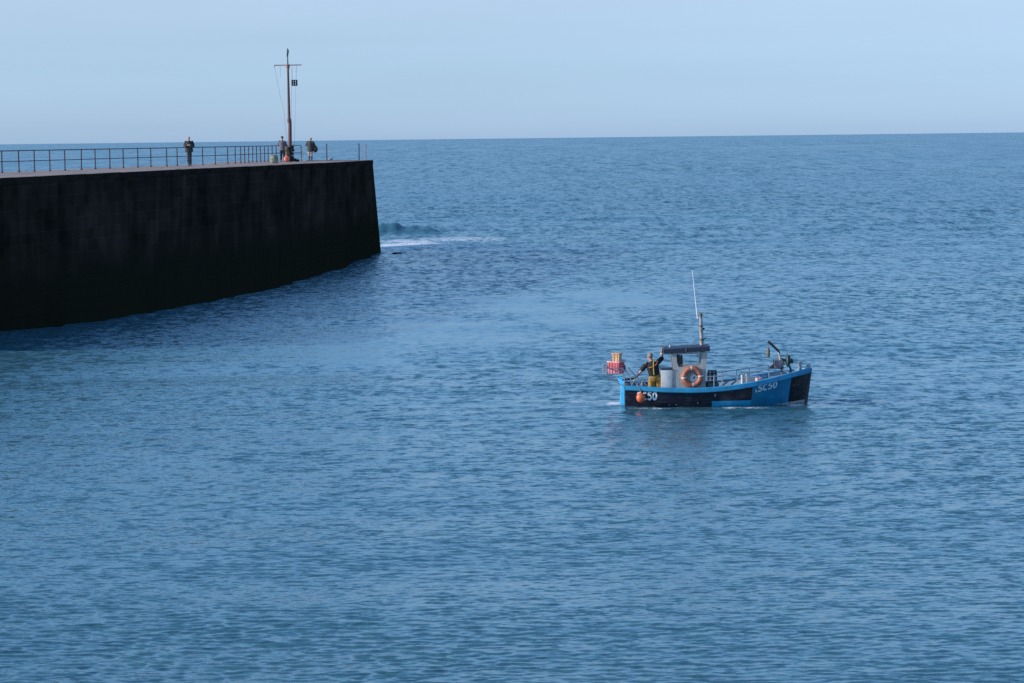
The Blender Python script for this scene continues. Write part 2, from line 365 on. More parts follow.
def sea_mat():
    ma = bpy.data.materials.new('sea_water'); ma.use_nodes = True; nt = ma.node_tree; N = nt.nodes; L = nt.links
    b = N['Principled BSDF']; b.inputs['IOR'].default_value = 1.333
    geo = N.new('ShaderNodeNewGeometry')
    def noise(scale, detail=3.0, stretch=(1,1,1), rough=0.55, off=(0,0,0)):
        mp = N.new('ShaderNodeMapping'); mp.inputs['Scale'].default_value = stretch; mp.inputs['Location'].default_value = off
        n = N.new('ShaderNodeTexNoise'); n.inputs['Scale'].default_value = scale; n.inputs['Detail'].default_value = detail; n.inputs['Roughness'].default_value = rough
        L.new(geo.outputs['Position'], mp.inputs[0]); L.new(mp.outputs[0], n.inputs['Vector']); return n
    def vmath(op, a, b_=None, sc=None):
        v = N.new('ShaderNodeVectorMath'); v.operation = op
        for i, x in enumerate((a, b_)):
            if x is None: continue
            if isinstance(x, (tuple, list)): v.inputs[i].default_value = x
            else: L.new(x, v.inputs[i])
        if sc is not None:
            if isinstance(sc, (int, float)): v.inputs['Scale'].default_value = sc
            else: L.new(sc, v.inputs['Scale'])
        return v.outputs[0]
    def math_(op, a, b_=None, c=None):
        v = N.new('ShaderNodeMath'); v.operation = op
        for i, x in enumerate((a, b_, c)):
            if x is None: continue
            if isinstance(x, (int, float)): v.inputs[i].default_value = x
            else: L.new(x, v.inputs[i])
        return v.outputs[0]
    def mrange(x, a, b_, c, d):
        v = N.new('ShaderNodeMapRange'); L.new(x, v.inputs[0])
        for i, q in enumerate((a, b_, c, d)): v.inputs[i+1].default_value = q
        return v.outputs[0]
    sep = N.new('ShaderNodeSeparateXYZ'); L.new(geo.outputs['Position'], sep.inputs[0])
    far = mrange(sep.outputs['Y'], 70, 260, 0.0, 1.0)
    # wind patches: slicks and cat's paws, tens of metres across
    w1 = noise(0.022, 4, (0.55, 1.0, 1)); w2 = noise(0.006, 3, (0.35, 1.0, 1), off=(3,7,0))
    gust = math_('ADD', mrange(w1.outputs[0], 0.3, 0.7, 0.58, 1.42), mrange(w2.outputs[0], 0.3, 0.7, -0.15, 0.15))
    # ripple slopes at several wavelengths
    yy = sep.outputs['Y']
    def band(a, b_, c, d):      # a layer grows where its ripples are large enough to read and fades beyond
        return math_('MULTIPLY', mrange(yy, a, b_, 0.0, 1.0), mrange(yy, c, d, 1.0, 0.0))
    def layer(sc_, st, off, amp, w=None, det=3):
        v = vmath('SUBTRACT', noise(sc_, det, st, 0.6, off).outputs['Color'], (0.5,0.5,0.5))
        return vmath('SCALE', v, sc=amp if w is None else math_('MULTIPLY', w, amp))
    sl = layer(11.0, (0.55,1,1), (0,0,0), 0.78)
    for ly in (layer(3.3, (0.6,1,1), (5,1,0), 0.88),
               layer(0.8, (0.6,1,1), (9,4,0), 0.26),
               layer(2.3, (1.0,0.5,1), (1,8,0), 0.95, band(45,95,230,420)),
               layer(1.2, (1.0,0.2,1), (4,4,0), 0.85, band(130,240,600,1200)),
               layer(0.42, (1.0,0.08,1), (7,2,0), 0.75, band(300,700,3000,6000)),
               layer(0.06, (1.0,0.10,1), (7,5,0), 0.55, mrange(yy, 700, 2000, 0.0, 1.0))):
        sl = vmath('ADD', sl, ly)
    sl = vmath('SCALE', sl, sc=gust)
    ca = N.new('ShaderNodeAttribute'); ca.attribute_name = 'calm'
    sl = vmath('SCALE', sl, sc=mrange(ca.outputs['Fac'], 0.0, 1.0, 1.0, 0.18))
    # short steep fronts, long flat backs: ripples run on the breeze towards the shore
    sq = N.new('ShaderNodeSeparateXYZ'); L.new(sl, sq.inputs[0])
    sy = math_('MINIMUM', math_('MULTIPLY', sq.outputs[1], 1.15), math_('MULTIPLY', sq.outputs[1], 0.30))
    sy = math_('ADD', sy, math_('MULTIPLY', math_('ADD', mrange(yy, 45, 100, 0.0, -0.060), mrange(yy, 250, 1800, 0.0, 0.026)), mrange(ca.outputs['Fac'], 0.0, 1.0, 1.0, 0.35)))      # far off, only the fronts of the ripples are in sight
    cb = N.new('ShaderNodeCombineXYZ'); L.new(math_('MULTIPLY', sq.outputs[0], 0.8), cb.inputs[0]); L.new(sy, cb.inputs[1]); sl = cb.outputs[0]
    # facets that lean towards a low viewpoint are the ones in sight far off; waves hide the rest
    nrm = vmath('NORMALIZE', vmath('ADD', geo.outputs['Normal'], sl))
    L.new(nrm, b.inputs['Normal'])
    b.inputs['Roughness'].default_value = 0.06
    L.new(mrange(sep.outputs['Y'], 40, 300, 0.16, 0.24), b.inputs['Roughness'])
    # body colour of the water, a little uneven, greener in places
    cn = noise(0.03, 3, (0.5,1,1), off=(1,2,3))
    cr_ = N.new('ShaderNodeValToRGB'); cr_.color_ramp.elements[0].position = 0.3; cr_.color_ramp.elements[1].position = 0.7
    cr_.color_ramp.elements[0].color = (0.041,0.121,0.158,1); cr_.color_ramp.elements[1].color = (0.045,0.133,0.168,1)
    L.new(cn.outputs[0], cr_.inputs[0])
    at = N.new('ShaderNodeAttribute'); at.attribute_name = 'foam'
    fn = noise(2.2, 6, (0.9,0.45,1), 0.75); fsum = math_('MULTIPLY', at.outputs['Fac'], mrange(fn.outputs[0], 0.36, 0.62, 0.0, 1.8))
    fm = mrange(fsum, 0.25, 0.95, 0.0, 1.0)
    foamb = N.new('ShaderNodeBsdfDiffuse'); foamb.inputs[0].default_value = (0.72,0.75,0.78,1)
    mx = N.new('ShaderNodeMixShader'); L.new(fm, mx.inputs[0]); L.new(b.outputs[0], mx.inputs[1]); L.new(foamb.outputs[0], mx.inputs[2])
    L.new(cr_.outputs[0], b.inputs['Base Color'])
    L.new(mx.outputs[0], N['Material Output'].inputs[0])
    return ma
build_sea()

# ------------------------------------------------------------------ the pier
def densify(a, n):
    out = []
    for i in range(len(a)-1):
        for k in range(n): out.append(a[i].lerp(a[i+1], k/n))
    out.append(a[-1]); return out
HD = 6.64           # deck height
def stone_mat():
    ma = bpy.data.materials.new('harbour_stone'); ma.use_nodes = True; nt = ma.node_tree; N = nt.nodes; L = nt.links
    b = N['Principled BSDF']; b.inputs['Roughness'].default_value = 0.75; b.inputs['Specular IOR Level'].default_value = 0.0
    uv = N.new('ShaderNodeUVMap'); uv.uv_map = 'UVMap'
    br = N.new('ShaderNodeTexBrick'); L.new(uv.outputs[0], br.inputs[0])
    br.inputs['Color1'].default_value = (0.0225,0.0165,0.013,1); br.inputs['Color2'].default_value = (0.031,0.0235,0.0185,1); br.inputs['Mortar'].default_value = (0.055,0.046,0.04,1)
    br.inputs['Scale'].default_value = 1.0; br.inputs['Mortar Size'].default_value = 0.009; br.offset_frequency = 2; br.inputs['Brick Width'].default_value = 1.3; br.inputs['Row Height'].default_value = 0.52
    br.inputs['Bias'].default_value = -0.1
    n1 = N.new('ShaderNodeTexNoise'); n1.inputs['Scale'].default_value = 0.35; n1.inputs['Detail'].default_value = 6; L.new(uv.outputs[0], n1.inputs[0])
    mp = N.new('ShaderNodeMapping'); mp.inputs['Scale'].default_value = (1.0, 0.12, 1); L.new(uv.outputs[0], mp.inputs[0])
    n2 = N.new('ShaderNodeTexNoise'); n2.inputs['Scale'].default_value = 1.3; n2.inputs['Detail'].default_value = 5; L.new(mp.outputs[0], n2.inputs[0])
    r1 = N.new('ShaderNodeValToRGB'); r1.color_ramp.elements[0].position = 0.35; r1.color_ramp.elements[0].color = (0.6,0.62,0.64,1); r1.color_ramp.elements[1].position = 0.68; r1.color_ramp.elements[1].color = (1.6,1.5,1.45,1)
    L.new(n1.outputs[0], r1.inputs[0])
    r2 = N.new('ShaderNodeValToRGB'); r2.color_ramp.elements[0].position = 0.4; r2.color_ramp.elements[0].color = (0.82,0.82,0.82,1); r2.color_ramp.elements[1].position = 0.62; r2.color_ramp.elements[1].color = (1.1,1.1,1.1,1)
    L.new(n2.outputs[0], r2.inputs[0])
    def mul(a, c):
        x = N.new('ShaderNodeMix'); x.data_type = 'RGBA'; x.blend_type = 'MULTIPLY'; x.inputs[0].default_value = 1; L.new(a, x.inputs[6]); L.new(c, x.inputs[7]); return x.outputs[2]
    c = mul(mul(br.outputs[0], r1.outputs[0]), r2.outputs[0])
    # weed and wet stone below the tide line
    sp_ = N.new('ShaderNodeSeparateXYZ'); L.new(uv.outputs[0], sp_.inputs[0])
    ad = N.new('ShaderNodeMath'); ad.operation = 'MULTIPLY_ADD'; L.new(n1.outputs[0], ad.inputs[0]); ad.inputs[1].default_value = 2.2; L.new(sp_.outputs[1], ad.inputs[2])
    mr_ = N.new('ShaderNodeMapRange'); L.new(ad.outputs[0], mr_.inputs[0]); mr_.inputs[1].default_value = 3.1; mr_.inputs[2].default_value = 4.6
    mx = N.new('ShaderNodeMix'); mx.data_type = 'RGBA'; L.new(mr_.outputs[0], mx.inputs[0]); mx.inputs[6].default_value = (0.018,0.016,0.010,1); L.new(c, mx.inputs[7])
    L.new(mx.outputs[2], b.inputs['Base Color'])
    bu = N.new('ShaderNodeBump'); bu.inputs['Strength'].default_value = 0.8; bu.inputs['Distance'].default_value = 0.06
    iv = N.new('ShaderNodeMath'); iv.operation = 'MULTIPLY_ADD'; L.new(br.outputs['Fac'], iv.inputs[0]); iv.inputs[1].default_value = -0.8; L.new(n2.outputs[0], iv.inputs[2])
    L.new(iv.outputs[0], bu.inputs['Height']); L.new(bu.outputs[0], b.inputs['Normal'])
    return ma
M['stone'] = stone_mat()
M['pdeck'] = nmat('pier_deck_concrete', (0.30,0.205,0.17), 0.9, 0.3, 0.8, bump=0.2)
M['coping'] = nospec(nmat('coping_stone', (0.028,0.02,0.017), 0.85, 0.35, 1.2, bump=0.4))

top_px = [(-90,181.6),(-40,179.6),(0,177.8),(60,174.4),(120,171.2),(180,168.5),(230,166.6),(265,165.2),(300,163.7),(340,162.0),(372.5,160.0)]
bot_px = [(-90,337),(-40,333),(0,331),(60,325.5),(120,318),(180,307.5),(230,298),(265,290.5),(300,281.5),(342,268.5),(381,252.5)]
tops = []; bots = []
for (p, q), (p2, q2) in zip(top_px, bot_px):
    hz = HD + 0.05*math.exp(-((p-140)/110)**2)
    t_ = at_z(p, q, hz); t_.z = HD; tops.append(t_); bots.append(at_z(p2, q2, 0.0))
for _l in (tops, bots):         # the pier runs on beyond the left edge of the view
    _d = (_l[0]-_l[1]); _d.z = 0; _d.normalize(); _l.insert(0, _l[0]+_d*5)
_rt = random.Random(4); _t = densify(tops, 6); _b = densify(bots, 6)
for k, v in enumerate(_b):
    if 0 < k < len(_b)-1: v.x += _rt.uniform(-0.28, 0.22); v.y += _rt.uniform(-0.4, 0.4)
wall_top, wall_bot = _t, _b
print('tops', [tuple(round(c,1) for c in t) for t in tops]); print('bots', [tuple(round(c,1) for c in t) for t in bots])
far_edge = [Vector((-35.5, 99, HD)), Vector((-28.0, 132, HD)), Vector((-20.6, 174, HD)), Vector((-20.6, 193.5, HD)), Vector((-14.6, 191.5, HD)), Vector((-11.0, 189.5, HD))]
pier = empty('stone_pier', (tops[-1].x, tops[-1].y, 0), 'long dark stone harbour pier with vertical wall in shade', 'pier')
off = Vector(pier.location)
loopT = wall_top + far_edge[::-1]                              # closed outline of the deck
# outward batter for the seaward sides
loopB = list(wall_bot)
cen = Vector((sum(v.x for v in loopT)/len(loopT), sum(v.y for v in loopT)/len(loopT), 0))
for v in far_edge[::-1]:
    d = Vector((v.x+18, v.y-165, 0)).normalized(); loopB.append(Vector((v.x+d.x*0.6, v.y+d.y*0.6, 0)))
def wall_mesh(T, B, zlow=-2.0, ztop=HD-0.30, closed=True):
    n = len(T); me_v = []; uvs = []; faces = []
    NV = 10; acc = 0; cols_ = []
    pts = list(range(n)) + ([0] if closed else [])
    lastT = None
    for j, i in enumerate(pts):
        t_ = T[i]; b_ = B[i]
        if lastT is not None: acc += (t_-lastT).length
        lastT = t_
        colv = []
        for k in range(NV+1):
            z = zlow + (ztop-zlow)*k/NV; f = z/HD
            p = b_.lerp(Vector((t_.x, t_.y, HD)), f); p.z = z
            me_v.append(p-off); uvs.append((acc, z)); colv.append(len(me_v)-1)
        cols_.append(colv)
    for a, b_ in zip(cols_[:-1], cols_[1:]):
        for k in range(NV): faces.append((a[k], b_[k], b_[k+1], a[k+1]))
    me = bpy.data.meshes.new('wall'); me.from_pydata([tuple(v) for v in me_v], [], faces); me.update()
    ul = me.uv_layers.new(name='UVMap')
    for lp in me.loops: ul.data[lp.index].uv = uvs[lp.vertex_index]
    me.materials.append(M['stone']); return me
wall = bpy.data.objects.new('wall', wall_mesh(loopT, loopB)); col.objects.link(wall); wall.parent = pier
# coping course, each stone a slightly different length and set, along the harbour side and round the head
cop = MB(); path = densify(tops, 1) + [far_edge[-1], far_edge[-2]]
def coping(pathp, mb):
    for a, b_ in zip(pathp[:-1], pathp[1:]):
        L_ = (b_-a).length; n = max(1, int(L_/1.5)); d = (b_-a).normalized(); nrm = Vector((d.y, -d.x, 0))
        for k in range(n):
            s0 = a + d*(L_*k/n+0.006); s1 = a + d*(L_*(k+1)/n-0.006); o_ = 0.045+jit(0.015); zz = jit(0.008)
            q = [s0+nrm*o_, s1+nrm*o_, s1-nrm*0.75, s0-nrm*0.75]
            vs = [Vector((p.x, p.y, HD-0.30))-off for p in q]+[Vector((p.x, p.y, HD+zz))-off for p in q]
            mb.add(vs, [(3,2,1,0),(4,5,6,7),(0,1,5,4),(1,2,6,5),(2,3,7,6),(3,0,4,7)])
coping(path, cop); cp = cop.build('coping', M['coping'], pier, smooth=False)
cp.data.materials.append(M['pdeck'])            # tops take a sunlit deck colour; the fronts' shade is in the dark coping
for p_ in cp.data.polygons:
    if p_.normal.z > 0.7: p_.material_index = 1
dk = MB(); ins = []
for v in loopT: ins.append(Vector((v.x, v.y, HD-0.03))-off)
dk.add(ins, [tuple(range(len(ins)))]); dk.build('deck', M['pdeck'], pier, smooth=False)

# --- railing along the seaward side
def deck_at(px, D): 
    X = at_d(px, 150, D).x; return Vector((X, D, HD))
posts = []
for p in range(4, 0, -1):
    _a = deck_at(1.5, 134); _b2 = deck_at(227.5, 173); posts.append(_a + (_a-_b2).normalized()*(4.6+2.6*p))
rp = [-30,-14,1.5,18.5,34,49.5,64.5,81,95,109.5,123,137.5,150.5,166.5,177,189.5,202.5,215,227.5]
for p in rp:
    # keep on the straight line through (1.5 -> D133) and (227.5 -> D173)
    a = deck_at(1.5, 134); b_ = deck_at(227.5, 173)
    d = ray(p, 150); # intersect in plan
    k = d.x/d.y; t_ = (a.x - k*a.y)/(k*(b_.y-a.y)-(b_.x-a.x))
    posts.append(a.lerp(b_, 0) + (b_-a)*t_)
for i, p in enumerate([235,240.5,244.5,248.5,252.5,256.5,260.5,264.3,268,272,276]):
    posts.append(deck_at(p, 174.5+i*1.7))
tail = [deck_at(287.5,191.7), deck_at(301.2,191.5)]
allp = posts + tail
rail = empty('metal_railing', posts[0], 'long rusty two bar railing along the seaward edge of the pier', 'railing'); ro = Vector(posts[0])
for i, p in enumerate(allp):
    q = MB(); h = 1.1+jit(0.01); le = jit(0.015)
    q.loft([p-ro-Vector((0,0,0.03)), p-ro+Vector((le,0,h))], 0.034, 8)
    q.loft([p-ro-Vector((0,0,0.03)), p-ro+Vector((0,0,0.03))], 0.07, 8)
    q.build('post', M['rail'], rail)
rr = MB(); rr.loft([p-ro+Vector((0,0,1.1)) for p in allp], 0.027, 8); rr.build('top_rail', M['rail_dark'], rail)
rr = MB(); rr.loft([p-ro+Vector((0,0,0.55)) for p in allp], 0.022, 8); rr.build('middle_rail', M['rail_dark'], rail)
# --- stanchions with slack wires round the head
st = [deck_at(326.7,190.5), deck_at(359.0,188.2)]
sr = empty('stanchion_fence', st[0], 'two dark stanchions with thin slack wires at the end of the pier', 'fence'); so = Vector(st[0])
for p in st:
    q = MB(); q.loft([p-so-Vector((0,0,0.03)), p-so+Vector((0,0,1.15))], 0.038, 8); q.loft([p-so+Vector((0,0,1.12)), p-so+Vector((0,0,1.2))], [0.05,0.03], 8); q.build('post', M['rail_dark'], sr)
for h in (0.95, 0.5):
    w = MB(); e0 = tail[1]-so+Vector((0,0,h)); 
    for A, B_ in ((e0, st[0]-so+Vector((0,0,h))), (st[0]-so+Vector((0,0,h)), st[1]-so+Vector((0,0,h)))):
        w.loft([A.lerp(B_, k/8)+Vector((0,0,-0.14*math.sin(math.pi*k/8))) for k in range(9)], 0.009, 5)
    w.build('wire', M['line'], sr)
lp = deck_at(365.8, 187.3)
q = MB(); q.loft([(0,0,-0.03),(0,0,1.13)], 0.03, 8); q.loft([(0,0,-0.03),(0,0,0.02)], 0.08, 8)
pp = q.build('pale_post', nmat('pale_rusty_post', (0.28,0.17,0.15), 0.7, 0.3, 5)); pp.location = lp
tag(pp, 'single pale rusty post standing at the very end of the pier', 'post')

# --- the signal mast
mb_ = at_z(290.1, 161.4, HD); mD = mb_.y
mast = empty('signal_mast', mb_, 'tall rust brown signal mast with a crossbar on the pier head', 'mast'); mo = Vector(mb_)
def mp_(px, py): return at_d(px, py, mD) - mo
S = F/mD
tip = mp_(287.9, 66); c0 = mp_(288.9, 119.5)
q = MB(); q.loft([(0,0,-0.03),(0,0,0.5),mp_(289.9,122.0)], [0.16,0.145,0.125], 16); q.build('lower_pole', M['mast'], mast)
q = MB(); q.loft([mp_(289.2,121.5), tip], [0.105,0.07], 16); q.build('upper_pole', M['mast'], mast)
q = MB(); q.loft([mp_(289.3,122.4), mp_(289.2,119.2)], [0.15,0.14], 16); q.loft([mp_(289.2,119.2), mp_(289.2,118.2)], [0.14,0.105], 16); q.build('collar', M['mast'], mast)
q = MB(); q.loft([mp_(288.1,70), mp_(287.9,66.5), mp_(287.8,64.5)], [0.075,0.13,0.13], 12); q.build('crosshead', M['yard'], mast)
q = MB(); q.loft([mp_(274.3,65.3), mp_(301.6,64.9)], 0.032, 8); q.loft([mp_(274.3,65.3), mp_(274.5,67.6)], 0.02, 6); q.build('yard', M['yard'], mast)
q = MB(); q.loft([mp_(287.8,65), mp_(287.5,56)], [0.05,0.035], 8); q.build('spindle', M['greenish'], mast)
q = MB(); q.loft([mp_(287.4,57), mp_(287.5,54), mp_(287.9,51), mp_(287.4,48.4)], [(0.05,0.05),(0.07,0.06),(0.075,0.06),(0.03,0.03)], 10); q.build('finial', M['greenish'], mast)
for (x0, x1, y1) in ((280.3,280.6,78),(292.0,292.3,79.8),(297.0,296.3,79.8),(292.0,291.2,158),(296.2,294.0,158)):
    q = MB(); q.loft([mp_(x0,65.2), mp_((x0+x1)/2, (65+y1)/2), mp_(x1,y1)], 0.006, 4); q.build('halyard', M['line'], mast)
q = MB(); q.loft([mp_(274.5,67), mp_(278,85), mp_(280.6,98), mp_(284.0,110), mp_(285.4,128), mp_(288.0,150)], 0.008, 4); q.build('halyard', M['line'], mast)
sg = MB()
for x in (292.2, 294.3, 296.6): sg.loft([mp_(x,79.8), mp_(x+0.1,85.9)], 0.06, 6)
for y in (80.4, 82.9, 85.4): 
    a = mp_(292.2,y); b2 = mp_(296.8,y); sg.box((a+b2)/2, ((b2-a).length, 0.12, 0.05))
sgo = sg.build('hanging_signal', M['blackm']); sgo.location = mo; tag(sgo, 'small black signal frame hanging below the mast crossbar', 'signal frame')

# rope and netting at the foot of the mast
def heap(name, pts, mat, label, cat, loc, n=26, r=0.035, spread=0.25, seed=1):
    rr_ = random.Random(seed); q = MB()
    for k in range(n):
        c = Vector(pts[rr_.randrange(len(pts))]); a = rr_.uniform(0, 6.28); rad = rr_.uniform(0.06, spread)
        ps = []; tilt = rr_.uniform(-0.5, 0.5)
        for i in range(9):
            t_ = a+i*0.6; ps.append(c+Vector((math.cos(t_)*rad, math.sin(t_)*rad, math.sin(t_*1.3+k)*rad*0.35+rr_.uniform(-.03,.03)+tilt*math.cos(t_)*rad)))
        q.loft(ps, r*rr_.uniform(0.7,1.3), 6)
    for p in pts: q.ell(p, (spread*0.75, spread*0.7, spread*0.55), 10, 7)
    o = q.build(name, mat); o.location = loc; tag(o, label, cat); 
    # rest on the ground
    zmin = min(v.co.z for v in o.data.vertices)
    for v in o.data.vertices: v.co.z = max(v.co.z, -0.02)
    return o
heap('rope_coil', [(-0.17,-0.2,z) for z in (0.15,0.35,0.55,0.75,0.92)]+[(-0.1,-0.18,0.45)], M['rope'], 'tan rope coiled up the left side of the signal mast', 'rope', mo, 34, 0.03, 0.17, 3)
heap('net_heap', [(0.16,-0.15,0.12),(0.3,-0.1,0.1),(0.12,-0.2,0.3),(0.12,-0.05,0.55),(0.5,0,0.05),(0.12,-0.15,0.8),(0.1,-.1,1.0)], M['darkrope'], 'dark netting heaped against the right side of the signal mast', 'net', mo, 44, 0.03, 0.2, 5)
bp_ = at_d(286.6, 158.6, mD-2.3); bp_.z = HD+0.2
q = MB(); q.ell((0,0,0), (0.21,0.21,0.22), 24, 16); q.loft([(0,0,0.2),(0,0,0.27)], [0.05,0.03], 10)
fb = q.build('round_buoy', M['pinkorange']); fb.location = bp_; tag(fb, 'faded orange round buoy lying at the foot of the signal mast', 'buoy')
# hoop by the rail
q = MB(); hp_ = deck_at(297.8, 190.6); q.torus((0,0,0.45), 0.43, 0.02, (0.5,1,0), 30, 6); ho = q.build('mooring_hoop', M['concrete']); ho.location = hp_; tag(ho, 'thin pale hoop of hose standing by the rail right of the mast', 'hose')
# concrete drum
dp = at_z(274.1, 163.2, HD); q = MB()
q.loft([(0,0,-0.01),(0,0,0.04),(0,0,0.25),(0,0,0.44),(0,0,0.5)], [0.26,0.27,0.265,0.27,0.24], 24); q.loft([(0,0,0.49),(0,0,0.53)], [0.12,0.11], 14)
dr = q.build('concrete_drum', M['concrete']); dr.location = dp; tag(dr, 'squat stained concrete drum at the pier edge left of the mast', 'drum')
# small lumps on the deck edge
for (x, y, s, lab) in ((329.5,160.0,0.12,'pale lump of rope on the deck beside the first stanchion'),):
    q = MB()
    for k in range(7): q.ell((jit(.2),jit(.2),0.05+abs(jit(.05))), (s*0.9,s*0.8,s*0.6), 10, 7)
    o = q.build('rope_lump', M['beige']); o.location = at_z(x, y, HD); tag(o, lab, 'rope')

# rock awash off the pier head
q = MB()
def rfn(v, w): 
    n_ = mnoise.noise(v*1.7+Vector((3,1,2))); return w*(1+0.35*n_)
q.ell((0,0,0), (0.33,0.42,0.13), 24, 14, fn=rfn); rk = q.build('awash_rock', M['rock']); rk.location = at_z(397, 253.6, 0.0); tag(rk, 'small dark rock awash just off the pier head', 'rock')

# ------------------------------------------------------------------ people
def head_shape(mb, c, face, tilt=0.0, s=1.0):
    """skull, jaw, nose, brow, ears; face = unit direction looked at"""
    f = Vector((face[0], face[1], 0)).normalized(); sd = Vector((0,0,1)).cross(f)
    rot = Matrix((sd, f, Vector((0,0,1)))).transposed()
    rot = rot @ Matrix.Rotation(tilt, 3, 'X')
    c = Vector(c)
    def P(x,y,z): return c + rot @ Vector((x*s,y*s,z*s))
    mb.ell(P(0,-0.008,0.02), (0.075*s,0.092*s,0.095*s), 20, 14, rot=rot)
    mb.ell(P(0,0.018,-0.05), (0.056*s,0.068*s,0.07*s), 18, 12, rot=rot)
    mb.loft([P(0,0.085,0.02), P(0,0.108,-0.012), P(0,0.09,-0.025)], [0.009*s,0.015*s,0.012*s], 8)
    mb.ell(P(0,0.07,0.03), (0.05*s,0.02*s,0.012*s), 12, 8, rot=rot)
    mb.ell(P(0,0.082,-0.055), (0.024*s,0.01*s,0.009*s), 10, 6, rot=rot)
    for e in (-1,1): mb.ell(P(e*0.077,-0.01,-0.005), (0.012*s,0.02*s,0.032*s), 10, 8, rot=rot)
    return rot, P
def hand_shape(mb, wrist, d, palm_n, thumb_side, curl=0.6, s=1.0):
    """palm, four fingers curling towards palm_n, thumb from the side"""
    d = Vector(d).normalized(); n = Vector(palm_n); n = (n-d*n.dot(d)).normalized(); w = d.cross(n)*thumb_side
    wr = Vector(wrist)
    mb.loft([wr-d*0.01, wr+d*0.03*s, wr+d*0.075*s, wr+d*0.092*s], [(0.026*s,0.02*s),(0.036*s,0.017*s),(0.042*s,0.015*s),(0.038*s,0.012*s)], 12, side=w)
    for k, (o_, ln) in enumerate(((0.030,0.072),(0.010,0.082),(-0.010,0.076),(-0.029,0.058))):
        p = wr+d*0.085*s+w*o_*s; ang = 0.15+0.06*k; pts = [p-d*0.02, p]; dirv = d
        for j, fr in enumerate((0.42,0.32,0.26)):
            ang += curl*(0.9 if j else 0.6); dirv = d*math.cos(ang)+n*math.sin(ang); pts.append(pts[-1]+dirv*ln*fr*s)
        mb.loft(pts, [0.0095*s,0.0095*s,0.009*s,0.008*s,0.0065*s], 8)
    p = wr+d*0.025*s+w*0.028*s
    mb.loft([p, p+(w*0.7+d*0.6+n*0.2)*0.035*s, p+(w*0.75+d*1.3+n*0.6)*0.05*s, p+(w*0.5+d*1.5+n*1.1)*0.06*s], [0.014*s,0.012*s,0.0105*s,0.0085*s], 8)
def lerp(a,b,t): return Vector(a).lerp(Vector(b), t)

